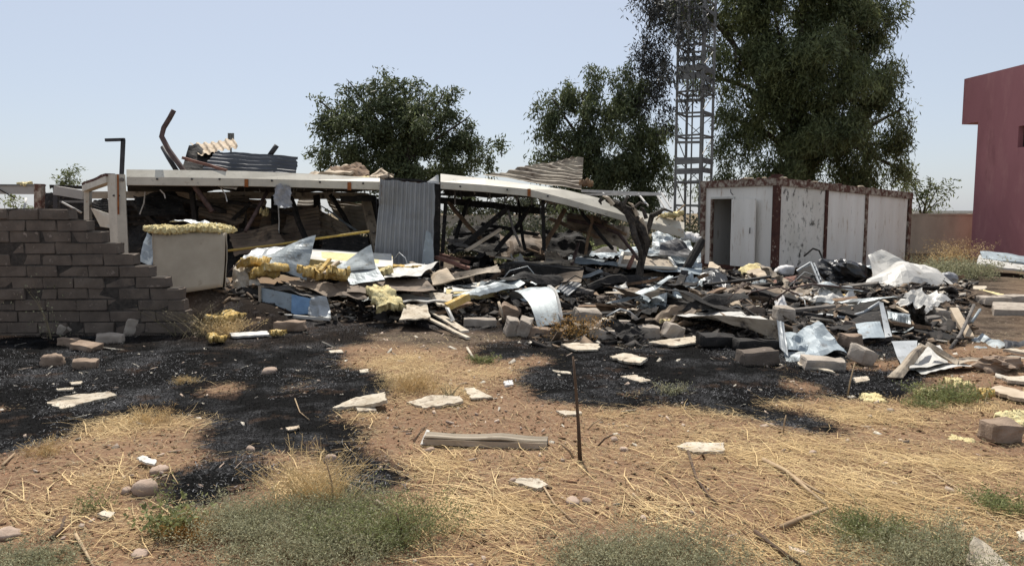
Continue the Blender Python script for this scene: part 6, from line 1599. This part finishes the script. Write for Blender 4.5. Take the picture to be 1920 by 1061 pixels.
x, y = x[k], y[k]
blades(x, y, rg.uniform(.01, .045, len(x)), rg.uniform(.001, .003, len(x)), 'stubble', 'burnt_stubble', 'black burnt grass stubble covering the scorched patches', 'burnt grass', tilt=(.02, .9), simple=True)
k = (fbm(x * 1.1, y * 1.1, 95, 3) > .08) & (rg.uniform(0, 1, len(x)) < .28)
blades(x[k], y[k], rg.uniform(.008, .035, k.sum()), rg.uniform(.001, .0028, k.sum()), 'stubash', 'ash_flakes', 'grey ash flakes on the scorched patches', 'ash', tilt=(.05, .6))


def bits(x, y, smin, smax, mat, name, label, cat, flat=.45, lift=.3):
    n = len(x)
    s = (smin + (smax - smin) * rg.uniform(0, 1, n) ** 3.2)
    dim = np.stack([s * np.where(rg.uniform(0, 1, n) < .3, rg.uniform(1.5, 4, n), rg.uniform(.6, 1.6, n)), s * rg.uniform(.5, 1.1, n), s * rg.uniform(.12, flat, n)], -1)
    c = np.array([[-1, -1, -1], [1, -1, -1], [1, 1, -1], [-1, 1, -1], [-1, -1, 1], [1, -1, 1], [1, 1, 1], [-1, 1, 1]]) * .5
    v = c[None] * dim[:, None, :] * rg.uniform(.65, 1.15, (n, 8, 1))
    az = rg.uniform(0, 6.28, n); tx = rg.normal(0, .35, n); ty = rg.normal(0, .35, n)
    ca_, sa_ = np.cos(az)[:, None], np.sin(az)[:, None]
    X, Yy, Z = v[..., 0], v[..., 1], v[..., 2]
    Z2 = Z + X * tx[:, None] + Yy * ty[:, None]
    V = np.stack([X * ca_ - Yy * sa_ + x[:, None], X * sa_ + Yy * ca_ + y[:, None], Z2 + (hz(x, y) + dim[:, 2] * lift)[:, None]], -1).reshape(-1, 3)
    Fb = (np.arange(n)[:, None, None] * 8 + np.array(BOXF)[None]).reshape(-1, 4)
    return tag(mk(name, V, Fb, mat, loc=(0, 12, 0)), label, cat, kind='stuff')


def field(n, y0=8.8, y1=21):
    yy = rg.uniform(y0 ** .5, y1 ** .5, n) ** 2; xx = rg.uniform(-.40, .62, n) * yy
    k = (xx > -4.6) & (rg.uniform(0, 1, n) < rubble_at(xx, yy) + .05) & ((xx > 0.3) | (yy > 10.9 + rg.normal(0, .25, n)))
    return xx[k], yy[k]


bits(*field(20000), .015, .15, 'charbits', 'charred_rubble', 'small charred fragments covering the rubble field', 'rubble')
bits(*field(8500), .012, .09, 'ashbits', 'ash_rubble', 'small grey ash and mortar crumbs in the rubble field', 'rubble')
bits(*field(14000), .012, .13, 'brownbits', 'brown_rubble', 'small brown splinters and crumbs in the rubble field', 'rubble')
bits(*field(4500), .012, .13, 'palebits', 'pale_rubble', 'small pale board crumbs in the rubble field', 'rubble', flat=.25)
x, y = scatter(9000, 3.0, 7.5)
k = rg.uniform(0, 1, len(x)) < straw_at(x, y) ** 1.3 * (1 - burn_at(x, y)) * np.clip((6.6 - y) / 2.5, 0, 1)
x, y = x[k][:650], y[k][:650]
ang = -0.8 + rg.normal(0, .55, len(x)) + np.where(rg.uniform(0, 1, len(x)) < .5, 0, np.pi)
blades(x, y, rg.uniform(.16, .42, len(x)), rg.uniform(.0018, .0034, len(x)), 'straw', 'dry_stalks', 'longer dry stalks lying over the straw in the foreground', 'straw', ang=ang, tilt=(.0, .16))
x, y = scatter(24000, 3.0, 8.5); k = burn_at(x, y) < .5
bits(x[k], y[k], .004, .022, 'crumb', 'earth_crumbs', 'crumbs of reddish earth on the bare ground', 'earth', flat=.8)
x, y = scatter(2000, 3.1, 10); k = (burn_at(x, y) < .5) | (rg.uniform(0, 1, len(x)) < .2); x, y = x[k], y[k]; bits(x, y, .008, .035, 'pebble', 'pebbles', 'small pebbles scattered over the bare earth', 'pebbles', flat=.9)
x, y = scatter(230, 5, 10); bits(x, y, .02, .07, 'palebits', 'pale_chips', 'tiny pale board chips scattered on the ground', 'chips', flat=.2)

# ------------------------------------------------------------------ individual mid-size wreckage through the rubble field
r_ = random.Random(77)


KEEP = [(5.7, 8.8, 11.9, 15.2), (3.6, 6.4, 7.0, 9.4), (1.6, 4.2, 8.4, 10.0), (5.2, 8.5, 6.5, 9.0), (3.6, 6.6, 13.4, 16.4), (-.4, 1.2, 9.8, 11.6)]


def place(n, y0, y1, u0, u1):
    out = []
    while len(out) < n:
        yy = (r_.uniform(y0 ** .5, y1 ** .5)) ** 2; xx = r_.uniform(u0, u1) * yy
        if xx < -3.9 and yy > 9: continue
        if xx < 0.9 and yy < 11.6: continue
        if any(a < xx < b and c < yy < d for a, b, c, d in KEEP): continue
        out.append((xx, yy))
    return out


protos = {}
for k in range(5):
    protos['charred_plank', k] = beam((-.5, 0, 0), (.5, 0, 0), .12, .05, seg=4, jit=.02, seed=k)
    protos['sheet_scrap', k] = grid_sheet([Vector((-.5, .35, 0)), Vector((.5, .3, 0)), Vector((.45, -.35, 0)), Vector((-.5, -.3, 0))], 12, 9, crumple=.13, ck=3.6, seed=k + 5, thick=.008, ragged=.09)
    protos['rubble_block', k] = round_block(.34, .2, .16, 60 + k, .03, .03, 4, .25)
PM = {}
for (nm, k), (V, F) in protos.items():
    for m_ in {'charred_plank': ('char', 'wood', 'ash'), 'sheet_scrap': ('char', 'galv', 'tansheet', 'whitesheet', 'corrbrown'), 'rubble_block': ('concrete', 'brownblock', 'wallblock')}[nm]:
        me = bpy.data.meshes.new(nm); me.from_pydata([tuple(v) for v in V], [], [tuple(int(i) for i in f) for f in F]); me.materials.append(MT[m_]); PM[nm, k, m_] = me
LOOK = {('charred_plank', 'char'): 'black burnt timber offcut', ('charred_plank', 'wood'): 'brown half-burnt timber offcut', ('charred_plank', 'ash'): 'ash-grey timber offcut',
        ('sheet_scrap', 'char'): 'black crumpled sheet scrap', ('sheet_scrap', 'galv'): 'grey crumpled sheet scrap', ('sheet_scrap', 'tansheet'): 'tan crumpled sheet scrap',
        ('sheet_scrap', 'whitesheet'): 'white crumpled sheet scrap', ('sheet_scrap', 'corrbrown'): 'scorched brown sheet scrap',
        ('rubble_block', 'concrete'): 'pale grey block fragment', ('rubble_block', 'brownblock'): 'brownish block fragment', ('rubble_block', 'wallblock'): 'sooty block fragment'}
MARK = [('the dead tree', 1200, 530), ('the broad charred slab', 1020, 512), ('the half-barrel sheet', 1005, 608), ('the dented cabinet', 550, 600), ('the dry brown bush', 1080, 625), ('the long bent sheet', 1350, 600),
        ('the dark hollow', 1390, 660), ('the crumpled blue fan', 1535, 660), ('the stiff pale strip', 1664, 628), ('the biggest crumpled white sheet', 1700, 562), ('the black burnt mass', 1588, 546), ('the charred appliance', 1515, 548),
        ('the container door', 1390, 520), ('the leaning charred post', 1275, 532), ('the pale sheet stack', 1120, 500), ('the white rag', 1465, 578), ('the weathered plank', 1700, 586), ('the large white slab', 890, 552),
        ('the slate sheet', 760, 515), ('the thick yellow foam bar', 858, 585), ('the pale insulation batt', 722, 570), ('the slanting stakes', 1800, 640), ('the forked stick', 1194, 588), ('the tipped ribbed sheet', 1068, 552),
        ('the pale planks', 830, 618), ('the greenish-grey block', 1152, 620), ('the mossy foam slab', 1560, 560), ('the red-brown timbers', 860, 505), ('the rusty corner post', 1460, 520), ('the yellow foam tuft', 1252, 604),
        ('the low concrete slab', 1880, 590), ('the grey folded sheet', 1690, 622), ('the tan pointed shard', 1372, 572), ('the large dusty block', 1546, 690), ('the window frame', 1215, 505), ('the sunlit shrub', 985, 480)]
MARK = [(a, G(b, c)) for a, b, c in MARK]
USED = set()


def which(look, p):
    """says where a piece lies next to something one can find; every phrase is used once"""
    for nm, q in sorted(MARK, key=lambda m: (m[1] - p).length):
        dx, dy = p.x - q.x, p.y - q.y
        far = (q - p).length
        rel = ('right of ' if dx > 0 else 'left of ') if abs(dx) > abs(dy) * .6 else ('in front of ' if dy < 0 else 'behind ')
        for deg in (('close ', '', 'farther ') if far < .8 else ('', 'farther ', 'well ') if far < 2 else ('well ', 'far ', 'farther ')):
            t_ = f'{look} lying {deg}{rel}{nm}'
            if t_ not in USED:
                USED.add(t_); return t_
    return look


CAT = {'charred_plank': 'timber', 'sheet_scrap': 'metal scrap', 'rubble_block': 'block fragment'}


def wreck(nm, m_, xx, yy, s, rot, lift):
    o = bpy.data.objects.new(nm, PM[nm, r_.randrange(5), m_])
    link(o, None, (xx, yy, float(hz(xx, yy)) + lift))
    o.scale = s; o.rotation_euler = rot
    tag(o, which(LOOK[nm, m_], o.location.copy()), CAT[nm], LOOK[nm, m_] + 's in the rubble field')


for xx, yy in place(80, 9.3, 19, -.34, .56):
    m_ = r_.choice(['char', 'char', 'wood', 'wood', 'ash']); l = r_.uniform(.4, 1.4)
    wreck('charred_plank', m_, xx, yy, (l, r_.uniform(.5, 1.3), r_.uniform(.6, 1.6)), (r_.uniform(-.3, .3), r_.uniform(-.22, .22), r_.uniform(-.9, .9)), .05 + .06 * r_.random())
for xx, yy in place(80, 9.3, 19, -.34, .56):
    m_ = r_.choice(['char', 'char', 'galv', 'tansheet', 'whitesheet', 'corrbrown']); l = r_.uniform(.3, .95)
    wreck('sheet_scrap', m_, xx, yy, (l, l * r_.uniform(.6, 1.2), l), (r_.uniform(-.5, .5), r_.uniform(-.4, .4), r_.uniform(0, 6.28)), .06 + .08 * r_.random())
for xx, yy in place(20, 9.0, 16, -.3, .58):
    m_ = r_.choice(['concrete', 'brownblock', 'wallblock', 'concrete'])
    k_ = r_.uniform(.5, 1.05)
    wreck('rubble_block', m_, xx, yy, (k_, k_, k_), (r_.uniform(-.4, .4), r_.uniform(-.4, .4), r_.uniform(0, 6.28)), -.03)
# the packed wreckage in the gap under the sagging beam, and the taller tangle towards the container
for n_, y0, y1, u0, u1, ln, tl in ((26, 13.8, 19, -.10, .08, (.6, 1.7), .55), (16, 12.5, 17, .06, .30, (.5, 1.4), .4)):
    for xx, yy in place(n_, y0, y1, u0, u1):
        m_ = r_.choice(['char', 'char', 'wood', 'ash'])
        wreck('charred_plank', m_, xx, yy, (r_.uniform(*ln), r_.uniform(.5, 1.1), r_.uniform(.6, 1.4)), (r_.uniform(-.4, .4), r_.uniform(-tl, tl), r_.uniform(-1.2, 1.2)), .1 + .22 * r_.random())
for n_, y0, y1, u0, u1, sz, tl in ((18, 14, 19, -.10, .08, (.5, 1.2), .7), (22, 9.6, 13.5, .12, .56, (.3, .85), .6), (10, 13, 17, .1, .3, (.4, .8), .4), (10, 11.6, 14, -.3, .0, (.4, .9), .5)):
    for xx, yy in place(n_, y0, y1, u0, u1):
        m_ = r_.choice(['char', 'char', 'tansheet', 'whitesheet', 'galv', 'corrbrown', 'corrbrown'])
        l = r_.uniform(*sz)
        wreck('sheet_scrap', m_, xx, yy, (l, l * r_.uniform(.5, 1.1), l), (r_.uniform(-tl, tl), r_.uniform(-tl, tl), r_.uniform(0, 6.28)), .10 + .16 * r_.random())
for k in range(46):
    xx, yy = place(1, 9.6, 18, -.28, .52)[0]
    p = Vector((xx, yy, float(hz(xx, yy)) + .02)); l = r_.uniform(.4, 1.3); a_ = r_.uniform(0, 6.28)
    d_ = Vector((math.cos(a_), math.sin(a_), 0)); hgt = r_.uniform(.05, .45)
    pts = [p, p + d_ * l * .35 + Vector((0, 0, hgt * .8)), p + d_ * l * .7 + Vector((r_.uniform(-.15, .15), 0, hgt)), p + d_ * l + Vector((r_.uniform(-.2, .2), 0, hgt * r_.uniform(.2, .9)))]
    m_, lk = r_.choice([('brownpipe', 'thin rusty bent rod'), ('galvlight', 'thin pale bent rod'), ('char', 'thin black bent wire')])
    V, F = tube(pts, r_.uniform(.006, .014), 5); o = mk('bent_rod', V, F, m_, None, True)
    tag(o, which(lk, p), 'rod', lk + 's in the rubble field')
# long bent panels lying through the heap
LK = {'galv': 'long grey bent panel strip', 'tansheet': 'long tan bent panel strip', 'char': 'long black bent panel strip', 'whitesheet': 'long white bent panel strip', 'corrbrown': 'long scorched brown panel strip'}
for k, (xx, yy) in enumerate(place(34, 10.2, 16.5, -.12, .52)):
    l, w_ = r_.uniform(.9, 1.9), r_.uniform(.14, .36); a_ = r_.uniform(-.7, .7)
    d_ = Vector((math.cos(a_), math.sin(a_), 0)); s_ = Vector((-d_.y, d_.x, 0))
    z0, z1 = r_.uniform(.05, .18), r_.uniform(.1, .5)
    if r_.random() < .5: z0, z1 = z1, z0
    p = Vector((xx, yy, float(hz(xx, yy))))
    tw_ = r_.uniform(-.15, .15)
    q = [p - d_ * l / 2 + s_ * w_ / 2 + Vector((0, 0, z0)), p + d_ * l / 2 + s_ * w_ / 2 + Vector((0, 0, z1 + tw_)), p + d_ * l / 2 - s_ * w_ / 2 + Vector((0, 0, z1)), p - d_ * l / 2 - s_ * w_ / 2 + Vector((0, 0, z0))]
    m_ = r_.choice(['galv', 'tansheet', 'char', 'whitesheet', 'corrbrown', 'char'])
    V, F = grid_sheet(q, 18, 5, crumple=.05, ck=2, seed=k, curl=(r_.uniform(-.15, .25), 'u', 2.0), sag=r_.uniform(-.1, .15), ragged=.03, thick=.006)
    tag(mk('panel_strip', V, F, m_), which(LK[m_], p), 'metal strip', LK[m_] + 's in the rubble field')
